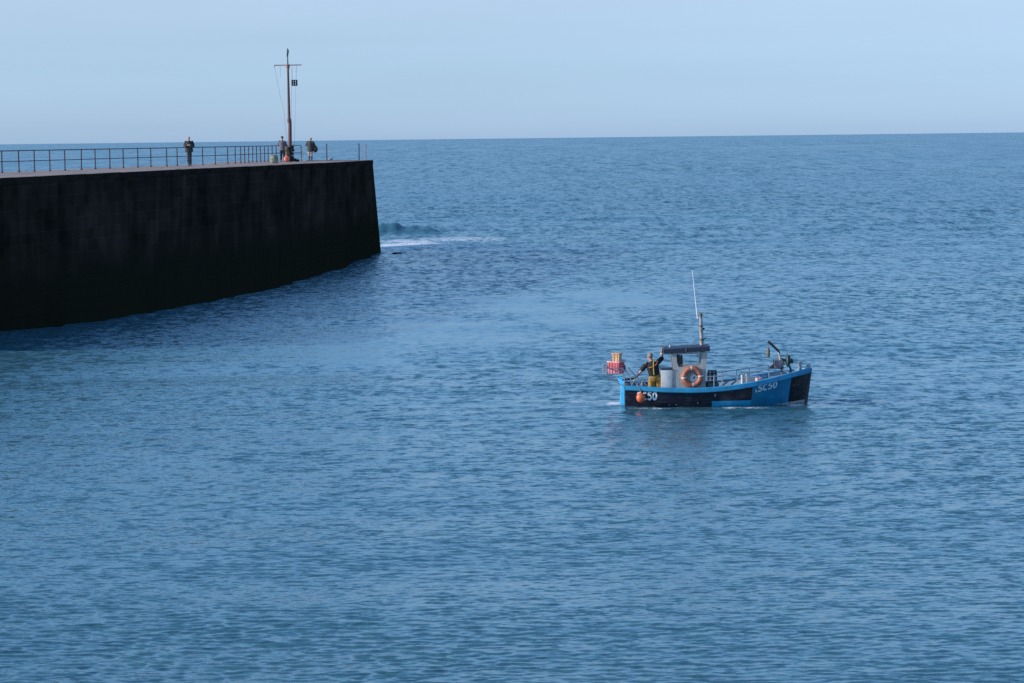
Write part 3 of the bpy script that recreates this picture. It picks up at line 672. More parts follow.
def person(loc, J, label, face, side, top_mat, leg_mat, sleeve=1.0, leg_cover=1.0, top_len=0.0, group=None, tilt=0.0, voxel=0.011, hairm='hair', bald=False, loose=0.0, hands=None, shoe='shoe', coat=0.0, hood=False):
    root = empty('person', loc, label, 'person', group)
    sd = Vector((side[0], side[1], 0)).normalized()     # direction from the figure's left to its right shoulder
    fwd = Vector((face[0], face[1], 0)).normalized()
    H_, N_, C_, W_, P_ = (Vector(J[k]) for k in ('head','neck','chest','waist','pelvis'))
    b = MB()
    b.loft([P_-Vector((0,0,0.09)), P_, W_, C_, lerp(C_,N_,0.5), lerp(C_,N_,0.8), N_], [(0.12,0.095),(0.165,0.115),(0.14,0.10),(0.165,0.12),(0.14,0.095),(0.08,0.07),(0.058,0.058)], 20, side=sd)
    b.loft([N_-Vector((0,0,0.03)), lerp(N_,H_,0.6)], [0.062,0.054], 12)
    rot, P = head_shape(b, H_, face, tilt)
    for s_ in ('L','R'):
        sh, el, wr = (Vector(J[k+s_]) for k in ('sh','el','wr'))
        b.loft([lerp(sh,C_,0.35), sh, lerp(sh,el,0.45), el, lerp(el,wr,0.35), wr], [0.062,0.056,0.049,0.039,0.039,0.027], 12)
        hp, kn, an = (Vector(J[k+s_]) for k in ('hp','kn','an'))
        b.loft([hp+Vector((0,0,0.05)), hp, lerp(hp,kn,0.5), kn, lerp(kn,an,0.35), an], [0.09,0.092,0.078,0.055,0.056,0.037], 14)
        hd = hands[s_] if hands else None
        dirn, nrm, ts, cu_ = hd if hd else ((wr-el).normalized(), fwd, (1 if s_=='L' else -1), 0.5)
        hand_shape(b, wr, dirn, nrm, ts, cu_)
        toe = an + Vector(J['toe'+s_])
        b.loft([an+Vector((0,0,0.0)), an-Vector((0,0,0.045))+ (toe-an)*0.1, lerp(an,toe,0.6)-Vector((0,0,0.045)), toe-Vector((0,0,0.05))], [0.036,(0.04,0.035),(0.042,0.027),(0.03,0.018)], 10)
    body = remeshed(b, 'body', M['skin'], root, voxel, 3)
    g = 0.014+loose
    t = MB()
    base = P_-Vector((0,0,0.06+coat)) if top_len == 0 else lerp(P_, W_, top_len)
    t.loft([base]+([P_] if top_len==0 else [])+[W_, C_, lerp(C_,N_,0.5), lerp(C_,N_,0.8), lerp(C_,N_,1.0)], ([(0.175+g,0.125+g)] if top_len==0 else [(0.155+g,0.11+g)])+([(0.17+g,0.12+g)] if top_len==0 else [])+[(0.15+g,0.115+g),(0.172+g*0.7,0.128+g),(0.15+g*0.6,0.105+g*0.7),(0.088+g*0.5,0.075+g*0.5),(0.062+g*0.4,0.062+g*0.4)], 20, side=sd)
    for s_ in ('L','R'):
        sh, el, wr = (Vector(J[k+s_]) for k in ('sh','el','wr'))
        if sleeve >= 1: pts = [lerp(sh,C_,0.45), lerp(sh,C_,0.12)+Vector((0,0,0.0)), lerp(sh,el,0.45), el, lerp(el,wr,0.35), lerp(el,wr,0.93)]; rs = [0.05+g*0.6,0.06+g*0.7,0.054+g,0.045+g,0.042+g,0.034+g]
        else: pts = [lerp(sh,C_,0.45), lerp(sh,C_,0.12)+Vector((0,0,0.0)), lerp(sh,el,0.45), lerp(sh,el,sleeve*1.0)]; rs = [0.05+g*0.6,0.06+g*0.7,0.054+g,0.05+g]
        t.loft(pts, rs, 12)
    if hood: t.ell(lerp(N_,C_,0.12)-fwd*0.05, (0.1,0.07,0.07), 12, 8)
    remeshed(t, 'jacket' if sleeve >= 1 else 'shirt', M[top_mat], root, voxel, 3)
    t = MB(); gl = 0.012
    t.loft([P_-Vector((0,0,0.10)), P_, lerp(P_,W_,0.65)], [(0.14+gl,0.11+gl),(0.172+gl,0.122+gl),(0.15+gl,0.112+gl)], 20, side=sd)
    for s_ in ('L','R'):
        hp, kn, an = (Vector(J[k+s_]) for k in ('hp','kn','an'))
        if leg_cover >= 1: t.loft([hp+Vector((0,0,0.05)), hp, lerp(hp,kn,0.5), kn, lerp(kn,an,0.4), lerp(kn,an,0.93)], [0.095+gl,0.097+gl,0.088+gl,0.07+gl,0.066+gl,0.058+gl], 14)
        else: t.loft([hp+Vector((0,0,0.05)), hp, lerp(hp,kn,0.5), lerp(hp,kn,leg_cover*1.0)], [0.1+gl,0.102+gl,0.1+gl,0.1+gl], 14)
    remeshed(t, 'trousers' if leg_cover >= 1 else 'shorts', M[leg_mat], root, voxel, 3)
    for s_ in ('L','R'):
        an = Vector(J['an'+s_]); toe = an + Vector(J['toe'+s_]); t = MB()
        back = an-(toe-an).normalized()*0.05
        t.loft([back-Vector((0,0,0.045)), an-Vector((0,0,0.035)), lerp(an,toe,0.6)-Vector((0,0,0.045)), toe-Vector((0,0,0.05)), toe+(toe-an).normalized()*0.03-Vector((0,0,0.055))], [(0.03,0.03),(0.05,0.05),(0.052,0.038),(0.045,0.03),(0.02,0.015)], 12)
        for i, v in enumerate(t.v):
            if v[2] < an.z-0.085: t.v[i] = (v[0], v[1], an.z-0.085)
        t.build('shoe', M[shoe], root)
    if not bald:
        t = MB(); t.ell(P(0,-0.02,0.035), (0.083,0.095,0.092), 18, 12, rot=rot); t.build('hair', M[hairm], root)
    else:
        t = MB(); t.ell(P(0,-0.035,0.0), (0.081,0.077,0.06), 18, 12, rot=rot); t.build('hair', M[hairm], root)
    return root, P, rot

# man with a phone, walking towards us along the pier
def stand(h=1.78, lean=(0,0), side=(1,0), fwd=(0,-1), step=0.0, w=0.09):
    """upright joints; side = direction of the figure's right hand, fwd = facing"""
    s = Vector((side[0], side[1], 0)); f = Vector((fwd[0], fwd[1], 0)); k = h/1.78; z = lambda v: Vector((0,0,v*k))
    J = dict(pelvis=z(0.95), waist=z(1.12), chest=z(1.33)+f*0.01, neck=z(1.5)+f*0.02, head=z(1.66)+f*0.05)
    for n_, e in (('L',-1),('R',1)):
        J['sh'+n_] = z(1.44)+s*0.185*e; J['el'+n_] = z(1.15)+s*0.25*e-f*0.02; J['wr'+n_] = z(0.9)+s*0.25*e+f*0.06
        J['hp'+n_] = z(0.91)+s*w*e; J['kn'+n_] = z(0.49)+s*(w+0.01)*e+f*(0.03+step*e*0.5+0.03); J['an'+n_] = z(0.085)+s*(w+0.01)*e+f*step*e*1.0
        J['toe'+n_] = f*0.17+s*0.03*e
    return J
J = stand(1.8, side=(-1,0), fwd=(0.15,-1), step=0.22, w=0.06)
f = Vector((0.15,-1,0)).normalized()
for n_, e in (('L',-1),('R',1)):
    J['el'+n_] = Vector((-0.225*e, 0.03, 1.16)); J['wr'+n_] = Vector((-0.07*e, -0.27, 1.22))
    J['an'+n_].x = 0.02*(-e)+0.03; J['an'+n_].z = 0.085
J['head'] = Vector((0.01,-0.1,1.66)); J['neck'] = Vector((0.0,-0.05,1.52))
hands = {'L': ((-0.8,-0.5,0.2),(0,-0.2,1),1,0.5), 'R': ((0.8,-0.5,0.2),(0,-0.2,1),-1,0.5)}
w1 = at_d(189.4, 165.6, 158.0); w1.z = HD-0.0
p1, P1, _ = person(w1, J, 'man in dark jacket looking down at his hands beside the railing', (0.1,-1), (-1,0), 'jacket_dark', 'trouser', tilt=-0.35, bald=True, loose=0.062, coat=0.06, hands=hands)
q = MB(); q.box((0.0,-0.36,1.26), (0.16,0.015,0.09)); ph = q.build('phone', M['beige']); ph.location = w1; tag(ph, 'small pale phone held by the man in the dark jacket', 'phone')

# man in a grey jacket and hat, back to us, by the mast
J = stand(1.76, side=(0.95,-0.3), fwd=(0.3,0.95), step=0.05, w=0.09)
J['elR'] = Vector((0.25,0.02,1.16)); J['wrR'] = Vector((0.28,0.25,1.12)); J['elL'] = Vector((-0.25,0.12,1.15)); J['wrL'] = Vector((-0.1,0.33,1.1))
w2 = at_z(282.4, 161.7, HD); w2.z = HD
p2, P2, rot2 = person(w2, J, 'man in grey jacket and dark cap standing with his back turned beside the mast', (0.5,0.85), (0.9,-0.35), 'jacket_grey', 'trouser_dark', coat=0.1, loose=0.035)
q = MB(); q.ell(P2(0,-0.01,0.07), (0.095,0.11,0.062), 18, 12, rot=rot2); q.ell(P2(0,0.06,0.045), (0.1,0.12,0.012), 18, 8, rot=rot2); q.build('cap', M['jacket_dark'], p2)

# person with a shoulder bag
J = stand(1.66, side=(0.97,-0.2), fwd=(-0.2,0.97), step=0.03, w=0.085)
J['head'] = Vector((0.03,0.06,1.53)); J['neck'] = Vector((0.0,0.02,1.4))
J['elL'] = Vector((-0.27,0.05,1.1)); J['wrL'] = Vector((-0.12,0.25,1.15)); J['elR'] = Vector((0.27,-0.02,1.08)); J['wrR'] = Vector((0.2,0.2,1.0))
w3 = at_d(310.6, 159.6, 187.5); w3.z = HD
p3, P3, _ = person(w3, J, 'person in olive jacket and pale pink shorts facing the sea right of the mast', (-0.3,0.95), (0.97,-0.2), 'jacket_olive', 'pinkshorts', leg_cover=0.8, hairm='hair_light', coat=0.16, loose=0.05, hood=True)
q = MB(); q.ell((0.36,-0.02,0.83), (0.18,0.13,0.24), 18, 12); q.box((0.36,-0.12,0.8), (0.24,0.05,0.26), bev=0.02)
for n_ in ('L','R'):
    t = MB(); kn, an = Vector(J['kn'+n_]), Vector(J['an'+n_]); t.loft([kn.lerp(an,0.3), kn.lerp(an,0.55), kn.lerp(an,0.98)], [0.066,0.062,0.048], 14); t.build('long_sock', M['trouser'], p3)
bg_ = q.build('shoulder_bag', M['blackm']); bg_.location = w3; 
q = MB(); q.loft([(0.40,0.0,1.03),(0.3,-0.12,1.25),(0.16,-0.1,1.42),(0.12,0.08,1.42),(0.25,0.14,1.2),(0.38,0.06,1.02)], 0.015, 6); q.build('strap', M['blackm'], bg_)
tag(bg_, 'large black shoulder bag hanging from the person in pink shorts', 'bag')

# ------------------------------------------------------------------ the boat
B0 = at_z(715, 405.0, 0.0)
boat = empty('fishing_boat', B0, 'small blue and navy open fishing boat with grey wheelhouse under way', 'boat')
def bp(px, py, y=0.0): return at_d(px, py, B0.y+y) - B0
XS = bp(625.2, 406, -0.7).x; XT = bp(805.3, 404, 0).x; XB = bp(810.3, 367, 0).x
sh_px = [(625,385.6,-.74),(640,386.7,-.86),(655,387.4,-.93),(672,387.8,-.98),(700,387.7,-1.0),(720,386.6,-.99),(735,384.9,-.96),(750,382.2,-.9),(770,377.7,-.72),(789,372.6,-.42),(810,367.5,0.0)]
sh = [bp(*p) for p in sh_px]; shx = [p.x for p in sh]; shz = [p.z for p in sh]
pf = np.polyfit(shx, shz, 4)
def sheer(x): return float(np.polyval(pf, x))
us = np.array([0,0.08,0.2,0.35,0.5,0.62,0.72,0.8,0.88,0.94,0.98,1.0]); bs = np.array([.72,.82,.93,1.0,1.02,1.0,.93,.80,.57,.33,.13,.03])
ub = np.linspace(0,1,201); bb = np.interp(ub, us, bs)
for _ in range(12): bb[1:-1] = (bb[:-2]+bb[1:-1]*2+bb[2:])/4
ZK = -0.4
def stem(z): return XT + (XB-XT)*max(-0.5, z)/1.12
def hull_y(x, z, grow=0.0):
    u = min(1, max(0, (x-XS)/(stem(z)-XS))); zs = sheer(x)
    b_ = float(np.interp(u, ub, bb)); p = 0.22 + 0.55*max(0, u-0.45)**1.2/0.55**1.2
    f_ = max(0.0, (z-ZK)/(zs-ZK)); return b_*f_**p + grow
def hull_mat():
    ma = bpy.data.materials.new('hull_paint'); ma.use_nodes = True; nt = ma.node_tree; N = nt.nodes; L = nt.links
    b = N['Principled BSDF']; b.inputs['Roughness'].default_value = 0.32
    t = N.new('ShaderNodeTexCoord'); s = N.new('ShaderNodeSeparateXYZ'); L.new(t.outputs['Object'], s.inputs[0])
    n = N.new('ShaderNodeTexNoise'); n.inputs['Scale'].default_value = 3; n.inputs['Detail'].default_value = 6; L.new(t.outputs['Object'], n.inputs[0])
    X, Z = s.outputs[0], s.outputs[2]
    def mth(op, a, b_, c=None):
        v = N.new('ShaderNodeMath'); v.operation = op
        for i, x in enumerate((a, b_, c)):
            if x is None: continue
            if isinstance(x, (int, float)): v.inputs[i].default_value = x
            else: L.new(x, v.inputs[i])
        return v.outputs[0]
    def mix(fac, a, b_):
        x = N.new('ShaderNodeMix'); x.data_type = 'RGBA'; L.new(fac, x.inputs[0])
        for i, q_ in ((6,a),(7,b_)):
            if isinstance(q_, tuple): x.inputs[i].default_value = q_+(1,)
            else: L.new(q_, x.inputs[i])
        return x.outputs[2]
    navy = (0.013,0.013,0.026); blue = (0.010,0.20,0.36); blk = (0.007,0.007,0.01); lblue = (0.02,0.33,0.55)
    xa = bp(712.2,404,-1).x; xb = bp(752.5,395,-.9).x; zb = bp(730,401.3,-1).z; 
    # slanted edge of the bow panel
    p0 = bp(791.4,376,-.4); p1_ = bp(788.0,400.5,-.25); sl_ = (p0.x-p1_.x)/(p0.z-p1_.z)
    xc = mth('MULTIPLY_ADD', Z, sl_, p1_.x-sl_*p1_.z)
    strip = mth('MULTIPLY', mth('GREATER_THAN', X, xa), mth('LESS_THAN', Z, zb))
    panel = mth('GREATER_THAN', mth('MULTIPLY_ADD', Z, -0.06, X), xb-0.03)
    bowp = mth('GREATER_THAN', mth('SUBTRACT', X, xc), 0.0)
    # pale boot top rising to the stem
    w0 = bp(770,405.5,-.5); w1_ = bp(805,399.2,0); sw = (w1_.z-w0.z)/(w1_.x-w0.x)
    boot = mth('MULTIPLY', mth('LESS_THAN', Z, mth('MULTIPLY_ADD', X, sw, w0.z-sw*w0.x)), mth('GREATER_THAN', X, w0.x))
    c = mix(strip, navy, lblue); c = mix(panel, c, blue); c = mix(bowp, c, blk); c = mix(boot, c, (0.42,0.38,0.36))
    r = N.new('ShaderNodeValToRGB'); r.color_ramp.elements[0].position = 0.3; r.color_ramp.elements[0].color = (0.72,0.72,0.74,1); r.color_ramp.elements[1].position = 0.75; r.color_ramp.elements[1].color = (1.15,1.15,1.15,1)
    L.new(n.outputs[0], r.inputs[0])
    x = N.new('ShaderNodeMix'); x.data_type = 'RGBA'; x.blend_type = 'MULTIPLY'; x.inputs[0].default_value = 1; L.new(c, x.inputs[6]); L.new(r.outputs[0], x.inputs[7])
    # salt and scum line close to the water
    mp = N.new('ShaderNodeMapping'); mp.inputs['Scale'].default_value = (6,6,1.2); L.new(t.outputs['Object'], mp.inputs[0])
    n2 = N.new('ShaderNodeTexNoise'); n2.inputs['Scale'].default_value = 2.5; n2.inputs['Detail'].default_value = 5; L.new(mp.outputs[0], n2.inputs[0])
    mr_ = N.new('ShaderNodeMapRange'); L.new(mth('MULTIPLY_ADD', n2.outputs[0], -0.35, Z), mr_.inputs[0]); mr_.inputs[1].default_value = -0.1; mr_.inputs[2].default_value = -0.17
    mp3 = N.new('ShaderNodeMapping'); mp3.inputs['Scale'].default_value = (9,9,0.9); L.new(t.outputs['Object'], mp3.inputs[0])
    n3 = N.new('ShaderNodeTexNoise'); n3.inputs['Scale'].default_value = 2.2; n3.inputs['Detail'].default_value = 6; L.new(mp3.outputs[0], n3.inputs[0])
    m3 = N.new('ShaderNodeMapRange'); L.new(n3.outputs[0], m3.inputs[0]); m3.inputs[1].default_value = 0.56; m3.inputs[2].default_value = 0.72
    mp4 = N.new('ShaderNodeMapping'); mp4.inputs['Scale'].default_value = (1.2,1.2,9); L.new(t.outputs['Object'], mp4.inputs[0])
    n4 = N.new('ShaderNodeTexNoise'); n4.inputs['Scale'].default_value = 2.6; n4.inputs['Detail'].default_value = 7; L.new(mp4.outputs[0], n4.inputs[0])
    m4 = N.new('ShaderNodeMapRange'); L.new(n4.outputs[0], m4.inputs[0]); m4.inputs[1].default_value = 0.60; m4.inputs[2].default_value = 0.68
    worn = mix(mth('MULTIPLY', m3.outputs[0], 0.30), x.outputs[2], (0.10,0.065,0.045))
    worn = mix(mth('MULTIPLY', m4.outputs[0], 0.28), worn, (0.16,0.18,0.20))
    sc = mix(mth('MULTIPLY', mr_.outputs[0], 0.5), worn, (0.05,0.055,0.045))
    L.new(sc, b.inputs['Base Color']); return ma
hm = MB(); NU, NZ = 90, 22
for sgn in (-1, 1):
    vs = []; fs = []
    for i in range(NU+1):
        u = i/NU
        for k in range(NZ+1):
            xg = XS+u*(XB-XS); zs = sheer(xg); z = ZK + (zs-0.02-ZK)*k/NZ
            x = XS + u*(stem(z)-XS); z = ZK + (sheer(x)-0.02-ZK)*k/NZ
            vs.append((x, sgn*hull_y(x, z), z))
    for i in range(NU):
        for k in range(NZ):
            a = i*(NZ+1)+k; fs.append((a, a+NZ+1, a+NZ+2, a+1))
    hm.add(vs, fs)
# transom and stem closing
tv = [(XS, s_*hull_y(XS, ZK+(sheer(XS)-0.02-ZK)*k/NZ), ZK+(sheer(XS)-0.02-ZK)*k/NZ) for s_ in (-1,1) for k in range(NZ+1)]
hm.add(tv, [(k, k+1, NZ+1+k+1, NZ+1+k) for k in range(NZ)])
hull = hm.build('hull', hull_mat(), boat, angle=50)
# stem post
q = MB(); q.loft([(stem(z)+0.01, 0, z) for z in (-0.4,-0.1,0.2,0.5,0.8,1.05,sheer(XB)-0.02)], (0.05), 8); q.build('stem_post', M['blackm'], hull)
# rubbing strake and gunwale cap, swept along the sheer
def strake(sgn):
    q = MB(); vs = []; fs = []; n = 80
    for i in range(n+1):
        u = i/n; x = XS-0.01+u*(XB+0.015-XS); zt = sheer(min(x, XB)); y = hull_y(min(x,XB-0.001), zt-0.02)
        th = 0.135+0.02*u
        prof = [(0.035, -th),(0.05,-th+0.02),(0.05,-0.012),(0.035,0.0),(-0.08,0.0),(-0.085,-0.03),(-0.004,-0.032),(-0.004,-th)]
        for (dy_, dz_) in prof:
            yy = max(0.0, y+dy_); vs.append((x, sgn*yy, zt+dz_))
    m_ = 8
    for i in range(n):
        for k in range(m_): fs.append((i*m_+k, i*m_+(k+1)%m_, (i+1)*m_+(k+1)%m_, (i+1)*m_+k))
    fs.append(tuple(range(m_))); fs.append(tuple(n*m_+k for k in range(m_))[::-1])
    q.add(vs, fs); return q
for sgn in (-1, 1): strake(sgn).build('gunwale', M['cap'], boat, angle=30)
q = MB(); q.box((XS-0.012, 0, sheer(XS)-0.06), (0.07, 1.5, 0.11), bev=0.01); q.build('transom_cap', M['cap'], boat)
# inside
q = MB()
for sgn in (-1,1):
    vs=[]; fs=[]; n=50
    for i in range(n+1):
        x = XS+0.04+(XB-0.35-XS)*i/n
        for z in (0.0, sheer(x)*0.5, sheer(x)-0.033): vs.append((x, sgn*max(0.01, hull_y(x, z)-0.05), z))
    for i in range(n):
        for k in range(2): a=i*3+k; fs.append((a,a+3,a+4,a+1))
    q.add(vs, fs)
q.build('inner_bulwark', M['inner'], boat)
q = MB(); vs=[]; fs=[]; n=50
for i in range(n+1):
    x = XS+0.03+(XB-0.3-XS)*i/n; y = max(0.01,hull_y(x,0.0)-0.055); vs += [(x,-y,0.004),(x,y,0.004)]
for i in range(n): fs.append((2*i,2*i+2,2*i+3,2*i+1))
q.add(vs, fs); q.build('deck', M['deckb'], boat, smooth=False)
xfd = bp(768,380,0).x   # small foredeck
q = MB(); vs=[]; fs=[]; n=16
for i in range(n+1):
    x = xfd+(XB-0.08-xfd)*i/n; y = max(0.0,hull_y(x,sheer(x))-0.06); z = sheer(x)-0.07; vs += [(x,-y,z),(x,0,z+0.04),(x,y,z)]
for i in range(n):
    for k in range(2): a=i*3+k; fs.append((a,a+3,a+4,a+1))
q.add(vs, fs); q.build('foredeck', M['deckb'], boat)
# rudder and tiller
rz = [(377.0,617.6,623.6),(379.5,617.8,623.8),(383.0,619.4,623.9),(386.5,620.6,624.0),(392,620.4,624.2),(400,620.0,624.8),(408,619.7,625.3),(414,619.7,625.3)]
q = MB(); vs=[]; fs=[]
for (y_, a_, c_) in rz:
    A = bp(a_,y_,0); C_ = bp(c_,y_,0)
    ya = (XS-A.x)*0.55
    vs += [(A.x,ya-0.02,A.z),(A.x+0.015,ya-0.035,A.z),(C_.x,-0.035,C_.z),(C_.x,0.035,C_.z),(A.x+0.015,ya+0.035,A.z),(A.x,ya+0.02,A.z)]
for i in range(len(rz)-1):
    for k in range(6): fs.append((i*6+k, i*6+(k+1)%6, (i+1)*6+(k+1)%6, (i+1)*6+k))
fs.append(tuple(range(6))); fs.append(tuple((len(rz)-1)*6+k for k in range(6)))
q.add(vs, fs); rud = q.build('rudder', M['rudder'], boat, smooth=False)
q = MB(); q.loft([bp(622.5,379.9,0), bp(630,379.0,-0.04), bp(638.6,377.9,-0.1)], [0.035,0.032,0.025], 10); q.build('tiller', M['blackm'], rud)
# wooden knee at the quarter
q = MB(); a = bp(626.2,384.8,-.55); q.box(a, (0.13,0.3,0.07), bev=0.01); q.build('quarter_knee', M['brown'], boat)

# wheelhouse
YW = 0.45
wh = MB()
def slab(mb, poly, y0, y1):
    """poly of (x,z) extruded between y0 and y1"""
    n = len(poly); vs = [(p[0], y0, p[1]) for p in poly]+[(p[0], y1, p[1]) for p in poly]
    mb.add(vs, [tuple(range(n))[::-1], tuple(range(n, 2*n))]+[(i,(i+1)%n,n+(i+1)%n,n+i) for i in range(n)])
def wpt(px, py): p = bp(px, py, -YW); return (p.x, p.z)
for sgn in (-1, 1):
    y0, y1 = (-YW, -YW+0.045) if sgn < 0 else (YW-0.045, YW)
    lower = [wpt(673.3,367.4), wpt(706.2,366.2), wpt(705.6,380), wpt(705.4,398), wpt(673.0,399)]
    side_ = MB(); slab(side_, lower, y0, y1)
    slab(side_, [wpt(671.9,353.2), wpt(676.3,353.0), wpt(677.0,362.5), wpt(679.0,367.45), wpt(673.3,367.45)], y0+0.002, y1-0.002)
    slab(side_, [wpt(702.4,352.4), wpt(707.6,352.2), wpt(706.3,366.25), wpt(700.4,366.5)], y0+0.002, y1-0.002)
    slab(side_, [wpt(676.2,353.0), wpt(702.5,352.3), wpt(702.4,353.7), wpt(676.3,354.4)], y0+0.004, y1-0.004)
    so_ = side_.build('side_wall', M['grp'], boat, smooth=False)
    g = MB(); slab(g, [wpt(676.4,354.3), wpt(702.3,353.7), wpt(700.5,366.6), wpt(678.8,367.3), wpt(676.9,362.5)], (y0+y1)/2-0.002, (y0+y1)/2+0.002); g.build('window_pane', M['glass'], so_, smooth=False)
# front: lower panel and two posts; aft is open
fb_, ft_ = wpt(705.3,399), wpt(706.1,366.3); q = MB()
def fpanel(mb, pz, y0, y1, th=0.04):
    (xa_, za_), (xb_, zb_) = pz
    mb.add([(xa_,y0,za_),(xa_,y1,za_),(xb_,y1,zb_),(xb_,y0,zb_),(xa_-th,y0,za_),(xa_-th,y1,za_),(xb_-th,y1,zb_),(xb_-th,y0,zb_)], [(0,1,2,3),(7,6,5,4),(0,4,5,1),(1,5,6,2),(2,6,7,3),(3,7,4,0)])
fpanel(q, (fb_, ft_), -YW+0.046, YW-0.046); t2_ = wpt(707.4,353.6)
fpanel(q, (ft_, t2_), -0.04, 0.04, 0.038)
q.build('front_wall', M['grp'], boat, smooth=False)
# dark oilskins hanging inside the wheelhouse window, small orange lamp below
q = MB()
a = bp(678.0,353.5,-0.32); b_ = bp(678.0,366.5,-0.32)
q.loft([a, a.lerp(b_,0.2), a.lerp(b_,0.8), b_], [(0.03,0.05),(0.075,0.07),(0.085,0.08),(0.07,0.07)], 12, side=(1,0,0))
a = bp(681.4,354.5,-0.30); b_ = bp(681.6,363.6,-0.30)
q.loft([a, a.lerp(b_,0.3), b_], [(0.02,0.04),(0.035,0.07),(0.04,0.07)], 12, side=(1,0,0))
o = q.build('hanging_oilskins', M['shirt']); o.location = B0; tag(o, 'dark oilskins hanging inside the wheelhouse window', 'oilskins')
q = MB(); q.box(bp(681.3,365.3,-0.33), (0.1,0.08,0.09), bev=0.02); o = q.build('orange_handlamp', M['brace']); o.location = B0; tag(o, 'small orange lamp inside the lower corner of the wheelhouse window', 'lamp')
# roof with camber and lip
q = MB(); r0 = bp(663.4,351.2,-0.55); r1 = bp(709.9,349.0,-0.55); n=10
vs=[]; fs=[]
for i in range(n+1):
    y = -0.55+1.1*i/n; cb = 0.03*(1-(y/0.55)**2)
    vs += [(r0.x,y,r0.z-0.075),(r0.x,y,r0.z+0.055+cb),(r1.x,y,r1.z+0.075+cb),(r1.x,y,r1.z-0.075)]
for i in range(n):
    for k in range(4): fs.append((i*4+k, i*4+(k+1)%4, (i+1)*4+(k+1)%4, (i+1)*4+k))
fs += [(0,1,2,3), tuple(n*4+k for k in (3,2,1,0))]
q.add(vs, fs); roof = q.build('roof', M['roof'], boat, smooth=False)
md = roof.modifiers.new('b','BEVEL'); md.width = 0.012; md.segments = 2
q = MB(); jx = bp(686,350,-.55); q.box((jx.x,-0.553,jx.z), (0.02,0.012,0.13)); q.build('roof_seam', M['haul'], roof, smooth=False)
q = MB(); a = bp(670,346.7,-0.3); q.loft([a-Vector((0,0,0.02)), a+Vector((0,0,0.05))], [0.03,0.025], 8); q.build('vent', M['beige'], roof)
# engine casing behind the wheelhouse
q = MB(); a = bp(660.6,369.6,-0.4); b_ = bp(672.7,369.3,-0.4); zt = a.z
q.box(((a.x+b_.x)/2, -0.12, zt/2), (b_.x-a.x-0.01, 0.7, zt-0.01), bev=0.012); q.build('engine_casing', M['boxwhite'], boat)
q = MB(); q.box(((a.x+b_.x)/2, -0.12, zt+0.008), (b_.x-a.x+0.012, 0.72, 0.02), bev=0.006); q.build('casing_lid', M['roof'], boat)
# mast and aerial on the roof
mb0 = bp(701.9,347.5,-0.1); mt = bp(700.6,313.6,-0.1)
q = MB(); q.loft([mb0, mb0.lerp(mt,0.5), mt], [0.062,0.055,0.043], 12); q.loft([mb0-Vector((0,0,0.03)), mb0+Vector((0,0,0.03))], 0.1, 12); bm_ = q.build('mast', M['mastgrey'], boat)
for a_, b2_, r_ in ((0.93,1.01,0.056),(0.62,0.66,0.062),(0.2,0.26,0.075)):
    q = MB(); q.loft([mb0.lerp(mt,a_), mb0+(mt-mb0)*b2_], r_, 12); q.build('mast_band', M['brown'], bm_)
for (x, y) in ((703.6,328.8),(700.2,325.5)):
    q = MB(); q.ell(bp(x,y,-0.1), (0.035,0.03,0.035), 12, 8); q.build('navigation_light', M['blackm'], bm_)
q = MB(); q.loft([bp(702.5,341,-0.1), bp(705.8,337.4,-0.1)], 0.013, 6); q.build('stay_hook', M['blackm'], bm_)
q = MB(); q.loft([bp(697.6,318.6,-0.1), bp(695.5,300,-0.1), bp(692.3,269.6,-0.1)], [0.02,0.014,0.009], 8); q.loft([bp(697.6,318.4,-0.1), bp(700.5,318.0,-0.1)], 0.018, 8); q.build('aerial', M['antenna'], bm_)

# life ring and rope coil on the side
LR = bp(692.3,376.8,-YW-0.09)
q = MB(); q.torus(LR, 0.248, 0.082, (0,1,0), 48, 14); o = q.build('life_ring', M['ring']); o.location = B0; tag(o, 'orange life ring hung on the side of the wheelhouse', 'life ring')
for a in (0.6, 2.2, 3.75, 5.3):
    q = MB(); q.torus(LR, 0.248, 0.085, (0,1,0), 4, 14, a, a+0.16); q.build('white_band', M['white'], o)
q = MB(); pts=[]
for k in range(25):
    a = 2*math.pi*k/24; rr_ = 0.342+0.02*abs(math.sin(2*a)); pts.append(LR+Vector((math.cos(a)*rr_, -0.01, math.sin(a)*rr_)))
q.loft(pts, 0.009, 5); q.build('grab_line', M['beige'], o)
q = MB(); cc = bp(694.4,378.2,-YW-0.06)
for k in range(9): q.torus(cc+Vector((jit(.02),jit(.015),jit(.02))), 0.085+jit(0.04), 0.02, (jit(.2),1,jit(.2)), 26, 6)
o = q.build('rope_coil', M['white']); o.location = B0; tag(o, 'coil of pale rope hanging inside the life ring', 'rope')

# stern gantry for the boxes
gz = MB(); YN, YF = -0.35, 0.35
platz = bp(612,374.2,YN).z
T = 0.014
ga = MB()
for y in (YN, YF):
    A = lambda px,py: Vector((bp(px,py,YN).x, y, bp(px,py,YN).z))
    ga.loft([A(606.4,374.4), A(624.0,373.6)], T, 6)
    ga.loft([A(603.6,366.5), A(603.8,374.0)], T, 6); ga.loft([A(606.5,365.8), A(606.5,374.4)], T, 6)
    ga.loft([A(603.6,366.6), A(606.5,368.3), A(621.5,368.2), A(626,371.5), A(630.5,378), A(632,386)], T, 6)
    ga.loft([A(606.4,374.4), A(613,380.5), A(623.5,386)], T, 6)
    ga.loft([A(624.0,373.6), A(624.8,386)], T, 6)
    ga.loft([A(629.5,369.5), A(633,374), A(637.5,378.6)], T*0.9, 6)
for px, py in ((606.4,374.4),(612,374.1),(618,373.9),(624,373.6),(606.5,368.3),(621.5,368.2),(603.6,366.6)):
    a = bp(px,py,YN); ga.loft([(a.x,YN,a.z),(a.x,YF,a.z)], T, 6)
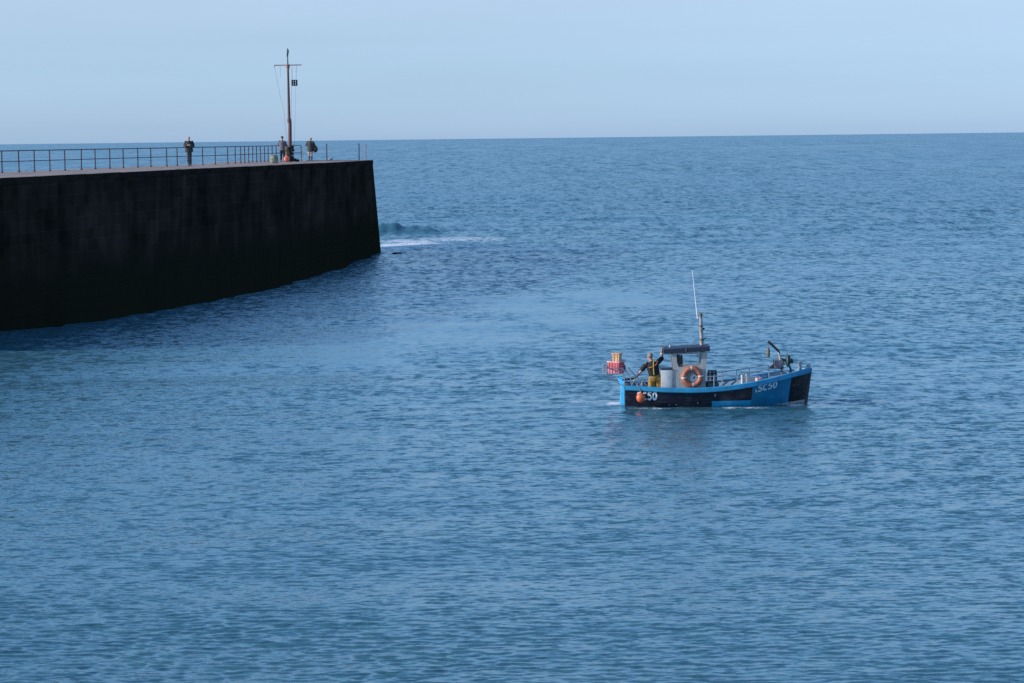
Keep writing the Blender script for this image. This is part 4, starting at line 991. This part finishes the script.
ga.build('stern_gantry', M['steel'], boat)

# boxes on the gantry: hollow fish crates
def crate(w, d, h, mat, rim, loc, name, label, cat, group=None, rz=0.0, ribs=4, taper=0.93):
    root = empty(name, loc, label, cat, group, rz); q = MB(); t = 0.012
    def ring(z, k): return [(-w/2*k,-d/2*k,z),(w/2*k,-d/2*k,z),(w/2*k,d/2*k,z),(-w/2*k,d/2*k,z)]
    o1, o2 = ring(0,taper), ring(h,1.0); i2 = [(x*(1-2*t/w), y*(1-2*t/d), z-0.001) for x,y,z in o2]; i1 = [(x*(1-2*t/w), y*(1-2*t/d), z+t) for x,y,z in o1]
    vs = o1+o2+i2+i1; fs = [(3,2,1,0)]
    for k in range(4):
        j=(k+1)%4; fs += [(k,j,4+j,4+k),(4+k,4+j,8+j,8+k),(8+k,8+j,12+j,12+k)]
    fs.append((12,13,14,15)); q.add(vs, fs)
    for k in range(ribs):
        x = -w/2+w*(k+0.5)/ribs; 
        for s_ in (-1,1): q.box((x*0.96, s_*(d/2*0.967+0.004), h*0.45), (0.018,0.02,h*0.8))
    q.build('tub', mat, root, smooth=False)
    q = MB()
    for s_ in (-1,1):
        q.box((0,s_*(d/2+0.004),h-0.014), (w+0.04,0.026,0.032), bev=0.006); q.box((s_*(w/2+0.004),0,h-0.014), (0.026,d-0.02,0.032), bev=0.006)
    q.build('rim', rim, root); 
    return root
def sz(px0,px1,py0,py1,y):
    a = bp(px0,py1,y); b_ = bp(px1,py0,y); return (a.x+b_.x)/2, b_.x-a.x, a.z, b_.z-a.z
_, _, _, h_ = sz(607.6,619.6,368.2,374.1,-0.1); _, _, _, h2_ = sz(607.2,620.2,362.2,368.2,-0.1); _, _, _, h3_ = sz(612.2,621.6,354.2,362.4,-0.1)
z_ = platz+T; xc_ = bp(616.0,370,-0.1).x
crate(0.40, 0.30, h_, M['crate_pink'], M['crate_red'], B0+Vector((xc_,-0.1,z_)), 'fish_crate', 'pink fish crate at the bottom of the stack over the stern', 'crate', 'fish crates stacked over the stern', rz=R(-34))
crate(0.41, 0.31, h2_, M['crate_red'], M['crate_pale'], B0+Vector((xc_,-0.1,z_+h_+0.004)), 'fish_crate', 'red fish crate with a pale rim on top of the pink crate', 'crate', 'fish crates stacked over the stern', rz=R(-36))
crate(0.25, 0.16, h3_, M['tan'], M['tan'], B0+Vector((bp(616.9,360,-0.1).x,-0.1,z_+h_+h2_+0.006)), 'tan_bin', 'tan plastic bin standing on top of the red fish crate', 'bin', rz=R(-33), ribs=2)
q = MB()
def bfn(v, w): return w*(1+0.16*mnoise.noise(v*2.3))
a = bp(622.4,369.6,0.2); q.ell((0,0,0.12), (0.1,0.12,0.15), 20, 14, fn=bfn); o = q.build('dark_bag', M['purple']); o.location = B0+Vector((a.x,0.22,z_))
for v in o.data.vertices: v.co.z = max(v.co.z, 0.0)
tag(o, 'dark purple sack beside the fish crates over the stern', 'sack')

# fender
FB = bp(641.0,398.0,-1.02); FB.y = -(hull_y(FB.x, FB.z)+0.145)
q = MB(); q.ell((0,0,0), (0.137,0.137,0.145), 28, 18); q.loft([(0,0,0.13),(0,0,0.175)], [0.03,0.022], 10); o = q.build('round_fender', M['orange']); o.location = B0+FB; tag(o, 'round orange fender hanging on the navy hull near the stern', 'fender')
q = MB(); gx = bp(637,384,-.85); q.loft([(0,0,0.17), (-0.03,0.05,0.3), (gx.x-FB.x, -hull_y(gx.x,gx.z)-FB.y-0.06, gx.z-FB.z)], 0.01, 6); q.build('lanyard', M['line'], o)
# cleats, rope ends and rails aft
q = MB()
for (px, py) in ((637.3,383.0),(642.0,381.5)):
    a = bp(px,py,-0.8); q.loft([a, (a.x,a.y,sheer(a.x)-0.03)], 0.02, 6); q.loft([a-Vector((0.08,0,0)), a+Vector((0.08,0,0))], 0.014, 6)
q.build('cleat', M['steel'], boat)
q = MB(); pts = [bp(x,y,-0.7) for x,y in ((632,384.5),(634.5,379.5),(640,377.2),(648,377.3),(652,378.5))]; q.loft(pts, 0.01, 6)
q.loft([bp(x,y,-0.75) for x,y in ((640,386),(643,380),(645,384),(648,386.5))], 0.012, 6); q.build('mooring_line', M['beige'], boat)
# hand rail on the starboard side forward
q = MB()
def srail(pts, r=0.012):
    q.loft([Vector((bp(px,py,yy).x, yy, bp(px,py,yy).z)) for px,py,yy in pts], r, 6)
srail([(706,377.0,-.8),(722,375.8,-.82),(737.5,375.4,-.82),(748,373.0,-.78),(758,371.2,-.72),(769,368.9,-.6)], 0.014)
for px, y1, yy in ((714,376.2,-.82),(722.4,375.8,-.82),(737.5,375.4,-.82),(748,373,-.78),(758,371.2,-.72),(769,368.9,-.6)):
    a = bp(px,y1,yy); q.loft([a, (a.x,a.y,sheer(a.x)-0.02)], 0.013, 6)
srail([(706,380.6,-.8),(722,380.0,-.82)], 0.01)
q.build('hand_rail', M['steel'], boat)
q = MB()
for yy in (0.0,):
    pts = [(706,.82),(722,.84),(737,.83),(750,.78),(769,.6)]
    up = [Vector((bp(px,0,0).x, y2, sheer(bp(px,380,0).x)+0.26)) for px, y2 in pts]; q.loft(up, 0.014, 6)
    for u_ in up: q.loft([u_, (u_.x,u_.y,u_.z-0.3)], 0.013, 6)
q.build('hand_rail', M['steel'], boat)
# things on the deck forward
def thing_box(px0,px1,py0,y,d,mat,name,label,cat,z0=0.0,rz=0,bev=0.015):
    a = bp(px0,py0,y-d/2); b_ = bp(px1,py0,y-d/2); q = MB(); q.box((0,0,(a.z-z0)/2),(b_.x-a.x,d,a.z-z0),bev=bev)
    o = q.build(name, mat); o.location = B0+Vector(((a.x+b_.x)/2,y,z0)); o.rotation_euler.z = rz; tag(o, label, cat); return o
# creel: frame with netting
def creel(px, topy, y, label, L_=0.62, W_=0.42, z0=0.01, rz=0.0, nbars=3):
    a = bp(px, topy, y); h = 0.38; z0 = a.z-h
    root = empty('lobster_creel', B0+Vector((a.x,y,z0)), label, 'creel', 'lobster creels on the deck', rz); q = MB()
    q.box((0,0,0.015),(L_,W_,0.03)); 
    for x in np.linspace(-L_/2+0.03, L_/2-0.03, nbars):
        pts=[(x, W_/2*0.95*math.cos(t_), 0.03+(h-0.04)*math.sin(t_)**0.7) for t_ in np.linspace(0,math.pi,11)]; q.loft(pts, 0.014, 6)
    for yy, zz in ((0,h-0.01),(-W_/2*0.7,h*0.72),(W_/2*0.7,h*0.72)): q.loft([(-L_/2+.02,yy,zz),(L_/2-.02,yy,zz)],0.01,6)
    q.build('frame', M['blackm'], root)
    n = MB()
    for x in np.linspace(-L_/2+0.04, L_/2-0.04, 13):
        n.loft([(x, W_/2*0.93*math.cos(t_), 0.03+(h-0.045)*math.sin(t_)**0.7) for t_ in np.linspace(0,math.pi,9)], 0.003, 4)
    for t_ in np.linspace(0.3,math.pi-0.3,9):
        n.loft([(x, W_/2*0.93*math.cos(t_), 0.03+(h-0.045)*math.sin(t_)**0.7) for x in (-L_/2+0.03,L_/2-0.03)], 0.003, 4)
    n.build('netting', M['darkrope'], root); return root
# a low deck box carries the creels
thing_box(707.5,719,383.4,-0.05,0.8,M['greenish'],'deck_box','dark low box on the deck just forward of the wheelhouse','box')
zt_ = bp(713,383.4,-0.45).z
c1 = creel(712.2, 376.2, -0.2, 'dark netted lobster creel standing just forward of the wheelhouse', 0.3, 0.36)
c1.location.z = B0.z+zt_+0.001
heap('rope_heap', [(0,0,0.45),(0.08,0.05,0.5),(-0.07,0,0.42),(0,0.05,0.25),(0,0,0.1)], M['darkrope'], 'black heap of rope amidships between the creel and the white posts', 'rope', B0+Vector((bp(731.5,383,-0.55).x,-0.5,0.004)), 26, 0.018, 0.12, 9)
for (px0, px1, py, lab) in ((741.0,743.4,374.0,'slim white post standing amidships behind the gunwale, nearer the wheelhouse'),(745.6,747.8,373.6,'slim greyish post standing amidships behind the gunwale, nearer the bow')):
    a = bp((px0+px1)/2, py, -0.5); q = MB(); r_ = (px1-px0)/2/33.2
    q.loft([(0,0,0),(0,0,a.z-0.03),(0,0,a.z)], [r_,r_,r_*0.8], 12); q.loft([(0,0,a.z*0.93),(0,0,a.z*0.96)], r_*1.15, 12)
    o = q.build('deck_post', M['white'] if px0 < 744 else M['beige']); o.location = B0+Vector((a.x,-0.5,0.004)); tag(o, lab, 'post')
a = bp(758.5,378.0,-0.45); q = MB()
q.loft([(0,0,0),(0,0,a.z-0.05),(0,0,a.z-0.02),(0,0,a.z)], [0.09,0.11,0.115,0.1], 16); q.torus((0,0,a.z-0.01), 0.1, 0.012, (0,0,1), 20, 6)
o = q.build('bucket', M['crate_pale']); o.location = B0+Vector((a.x,-0.45,0.004)); tag(o, 'pale pink bucket on the deck aft of the hauler', 'bucket')
a = bp(751,376.5,0.3); q = MB(); q.box((0,0,(a.z)/2),(0.55,0.5,a.z), bev=0.02); o = q.build('bait_box', M['boxwhite']); o.location = B0+Vector((a.x,0.3,0.004)); tag(o, 'white bait box on the far side of the foredeck', 'box')

# pot hauler with its davit
YH = -0.3
hz_ = MB(); c = bp(778.6,363.6,YH)
hz_.box(c, (0.27,0.26,0.25), bev=0.03); hz_.build('hauler_housing', M['haul'], boat)
q = MB(); q.box(bp(776.5,367.3,YH), (0.42,0.22,0.07), bev=0.015); q.loft([bp(773.6,359.4,YH-0.14), bp(773.9,366,YH-0.14)], 0.02, 6); q.ell(bp(782.3,359.9,YH-0.06), (0.06,0.06,0.05), 12, 8); q.box(bp(772.6,366.2,YH), (0.08,0.12,0.09), bev=0.01); q.build('hauler_mount', M['blackm'], boat)
q = MB(); q.loft([bp(781.4,368,YH), bp(781.8,375,YH)], 0.028, 8); q.build('hauler_leg', M['brown'], boat)
q = MB(); q.loft([bp(788.6,365,YH), bp(790.6,368.5,YH), bp(790.8,373,YH)], 0.032, 8); q.build('hauler_leg', M['blackm'], boat)
q = MB(); q.loft([bp(782.4,369,YH-0.03), bp(788.3,372.8,YH-0.03)], 0.022, 8); q.build('hauler_brace', M['white'], boat)
# sheave: two dished plates on a shaft
sx = bp(785.6,360.3,YH); q = MB()
def plate(cx, k, R0=0.21):
    pts=[]; rad=[]
    for x, r in ((0,0.05),(0.012*k,0.12),(0.035*k,R0*0.93),(0.05*k,R0),(0.062*k,R0),(0.045*k,R0*0.9),(0.03*k,0.08)):
        pts.append(Vector((cx+x, sx.y, sx.z))); rad.append(r)
    q.loft(pts, rad, 28, side=(0,1,0))
plate(sx.x-0.0, 1); plate(sx.x+0.15, -1, 0.16)
q.loft([Vector((sx.x-0.1,sx.y,sx.z)), Vector((sx.x+0.2,sx.y,sx.z))], 0.05, 12); q.ell((sx.x+0.19,sx.y,sx.z-0.03),(0.055,0.07,0.07),12,8); q.build('sheave', M['greenish'], boat)
q = MB(); a = bp(783.3,363.0,YH); q.loft([a-Vector((0.05,0,0.01)), a+Vector((0.05,0,0.01))], [0.055,0.075], 14); q.build('shaft_guard', M['white'], boat)
q = MB(); q.loft([bp(780.2,361,YH), bp(780.0,357.0,YH), bp(778.4,351.4,YH)], [0.045,0.04,0.036], 10); dv = q.build('davit_post', M['beige'], boat)
q = MB(); q.loft([bp(779.4,353.2,YH), bp(778.2,350.8,YH), bp(775.5,348.2,YH), bp(771.5,344.3,YH), bp(768.7,342.0,YH), bp(768.2,341.0,YH)], [0.036,0.04,0.036,0.04,0.045,0.03], 10); q.build('davit_arm', M['blackm'], boat)
q = MB(); q.loft([bp(768.6,343,YH), bp(768.4,348.2,YH)], 0.01, 6); q.build('hanger', M['line'], boat)
q = MB(); a = bp(768.3,348.2,YH); b_ = bp(768.3,357.2,YH); q.loft([a, a.lerp(b_,.15), a.lerp(b_,.85), b_], [(0.03,0.04),(0.05,0.07),(0.05,0.07),(0.03,0.04)], 14, side=(1,0,0)); o = q.build('snatch_block', M['brown']); o.location = B0; tag(o, 'worn brown pulley block hanging from the davit arm', 'pulley block')
# bitts at the bow
a = bp(800.2,361.4,0.0); q = MB(); zb_ = sheer(a.x)-0.05; q.box((a.x,0,(a.z+zb_)/2), (0.09,0.09,a.z-zb_), bev=0.015); q.loft([(a.x-0.09,0,a.z-0.07),(a.x+0.09,0,a.z-0.07)], 0.018, 8); q.build('bitt', M['beige'], boat)
a = bp(808.6,365.2,0.0); q = MB(); q.ell((a.x,0,a.z), (0.07,0.09,0.06), 14, 10); q.loft([(a.x,-0.1,a.z-0.03),(a.x,0.1,a.z-0.03)], 0.03, 8); q.build('bow_roller', M['beige'], boat)

# lettering wrapped onto the planking
def on_hull(me_verts, lift=0.006):
    return [Vector((v.x, -(hull_y(v.x, v.z)+lift), v.z)) for v in me_verts]
def arc(cx, cy, rx, ry, a0, a1, n=14): return [(cx+rx*math.cos(R(a0+(a1-a0)*k/n)), cy+ry*math.sin(R(a0+(a1-a0)*k/n))) for k in range(n+1)]
GLYPH = {   # centre lines in a 0.62 x 1 cell
 'S': [arc(0.31,0.75,0.24,0.19,20,270)[0:] + arc(0.31,0.27,0.25,0.21,90,-160)[1:]],
 'C': [arc(0.35,0.5,0.28,0.44,48,312,22)],
 '5': [[(0.55,0.93),(0.14,0.93),(0.11,0.56)] + arc(0.29,0.33,0.25,0.27,110,-150)],
 '0': [arc(0.31,0.5,0.24,0.44,0,360,26)],
}
def lettering(txt, p_left, p_right, height, mat, wt_, shear=0.0):
    """stroke letters of even weight, wrapped onto the planking"""
    adv = 0.74; total = adv*len(txt)-0.12; q = MB(); sxx = (p_right.x-p_left.x)/total
    def place(x, y):
        t_ = (x+shear*y)/total; X = p_left.x+(p_right.x-p_left.x)*t_; Z = p_left.z+(p_right.z-p_left.z)*t_+y*height
        return Vector((X, -(hull_y(X, Z)+0.006), Z))
    for k, ch in enumerate(txt):
        for line in GLYPH[ch]:
            P = [Vector((x+k*adv, y)) for x, y in line]; n = len(P); Lf = []; Rt = []
            for i in range(n):
                d = (P[min(n-1,i+1)]-P[max(0,i-1)])
                if ch == '0' and i in (0, n-1): d = P[1]-P[n-2]
                d.normalize(); nn = Vector((-d.y, d.x))*wt_/2
                Lf.append(P[i]+nn); Rt.append(P[i]-nn)
            vs = [place(v.x, v.y) for v in Lf]+[place(v.x, v.y) for v in Rt]
            q.add(vs, [(i, i+1, n+i+1, n+i) for i in range(n-1)])
    o = q.build('lettering', mat, hull, smooth=False); return o
lettering('SC50', bp(637.6,400.5,-.9), bp(657.0,400.3,-.93), 0.24, M['letter'], 0.23)
lettering('SC50', bp(757.0,391.2,-.6), bp(776.3,387.2,-.55), 0.195, M['letter_dim'], 0.205, 0.12)
# small painted marks: triangle before the number, emblem amidships, fish outline on the bow
def decal(polys, mat, name='painted_mark'):
    q = MB()
    for poly in polys:
        pts = [Vector((bp(px,py,-0.6).x, 0, bp(px,py,-0.6).z)) for px,py in poly]; pts = on_hull(pts, 0.006); q.add(pts, [tuple(range(len(pts)))])
    q.build(name, mat, hull, smooth=False)
decal([[(754.6,391.8),(756.6,391.4),(755.2,388.0)]], M['letter_dim'])
decal([[(713.0,392.8),(715.6,392.8),(715.3,394.0),(714.8,396.0),(713.8,396.0),(713.3,394.0)]], M['haul'])
def hull_line(pts, r, mat, name):
    q = MB(); P_ = []
    for px, py in pts:
        a = bp(px,py,-0.2); P_.append(Vector((a.x, -(hull_y(a.x,a.z)+0.004), a.z)))
    q.loft(P_, r, 6); q.build(name, mat, hull)
hull_line([(793.0,383.5),(794.2,385.6),(796.8,385.6),(799.2,383.6),(801.0,381.0),(799.0,380.8),(796.2,381.6),(793.8,384.4),(792.4,386.0)], 0.009, M['logo'], 'painted_fish_outline')
# scuppers
for px, py in ((669.5,405.6),(676.6,405.4),(698,403.6)):
    q = MB(); a = bp(px,py,-1.0); y = -(hull_y(a.x,a.z)+0.004); q.loft([(a.x,y+0.01,a.z),(a.x,y-0.004,a.z)], 0.014, 12); q.build('scupper', M['steel'], hull)

# the helmsman
mx_ = bp(655,405,-0.3); ml = B0+Vector((mx_.x, -0.3, 0.006))
def mj(px, py, y): return bp(px, py, y) - Vector((mx_.x, -0.3, 0.006))
J = dict(head=mj(649.9,356.6,-0.30), neck=mj(651.6,361.0,-0.32), chest=mj(652.6,366.4,-0.32), waist=mj(654.0,373.0,-0.31), pelvis=mj(654.8,377.6,-0.30),
 shL=mj(646.6,363.6,-0.33), elL=mj(641.4,370.6,-0.28), wrL=mj(637.2,376.4,-0.17),
 shR=mj(658.3,362.2,-0.30), elR=mj(662.2,357.8,-0.12), wrR=mj(661.7,351.0,-0.2),
 hpL=mj(651.8,379.5,-0.3), knL=mj(650.8,391.5,-0.27), anL=Vector((-0.14,0.02,0.085)), toeL=Vector((-0.03,0.17,0)),
 hpR=mj(657.8,379.5,-0.3), knR=mj(659.2,391.5,-0.27), anR=Vector((0.14,-0.02,0.085)), toeR=Vector((0.06,0.17,0)))
hands = {'L': ((-0.8,0.5,-0.45),(0,-0.3,-1),1,0.75), 'R': ((0.1,0.1,1.0),(1,0,-0.3),1,0.8)}
p4, P4, rot4 = person(ml, J, 'helmsman in black shirt and yellow oilskin trousers, one hand on tiller, one on the roof', (-0.45,0.9), (1,0.02), 'shirt', 'oilskin', sleeve=0.98, voxel=0.009, top_len=0.5, hands=hands, hairm='hair_grey', loose=0.006)
# bib braces: Y across the back
def onback(px, py, d=0.155): 
    a = mj(px, py, -0.31); a.y -= d; return a
q = MB(); q.loft([onback(653.8,374.5,0.13), onback(653.2,366,0.155), onback(653.4,361.0,0.13), mj(654.2,359.6,-0.33)], (0.018), 8); q.build('brace', M['brace_y'], p4)
q = MB(); q.loft([onback(653.2,366.2,0.155), onback(650.5,367.0,0.15), onback(648.6,367.6,0.13)], 0.015, 8); q.build('brace', M['brace'], p4)
q = MB(); q.loft([onback(653.2,366.0,0.155), onback(656.0,364.0,0.14), mj(657.4,361.0,-0.33)-Vector((0,0.07,0))], 0.015, 8); q.build('brace', M['brace'], p4)
q = MB(); q.torus(J['wrR'].lerp(J['elR'],0.35), 0.040, 0.018, (J['wrR']-J['elR']), 16, 6); q.build('wrist_band', M['white'], p4)
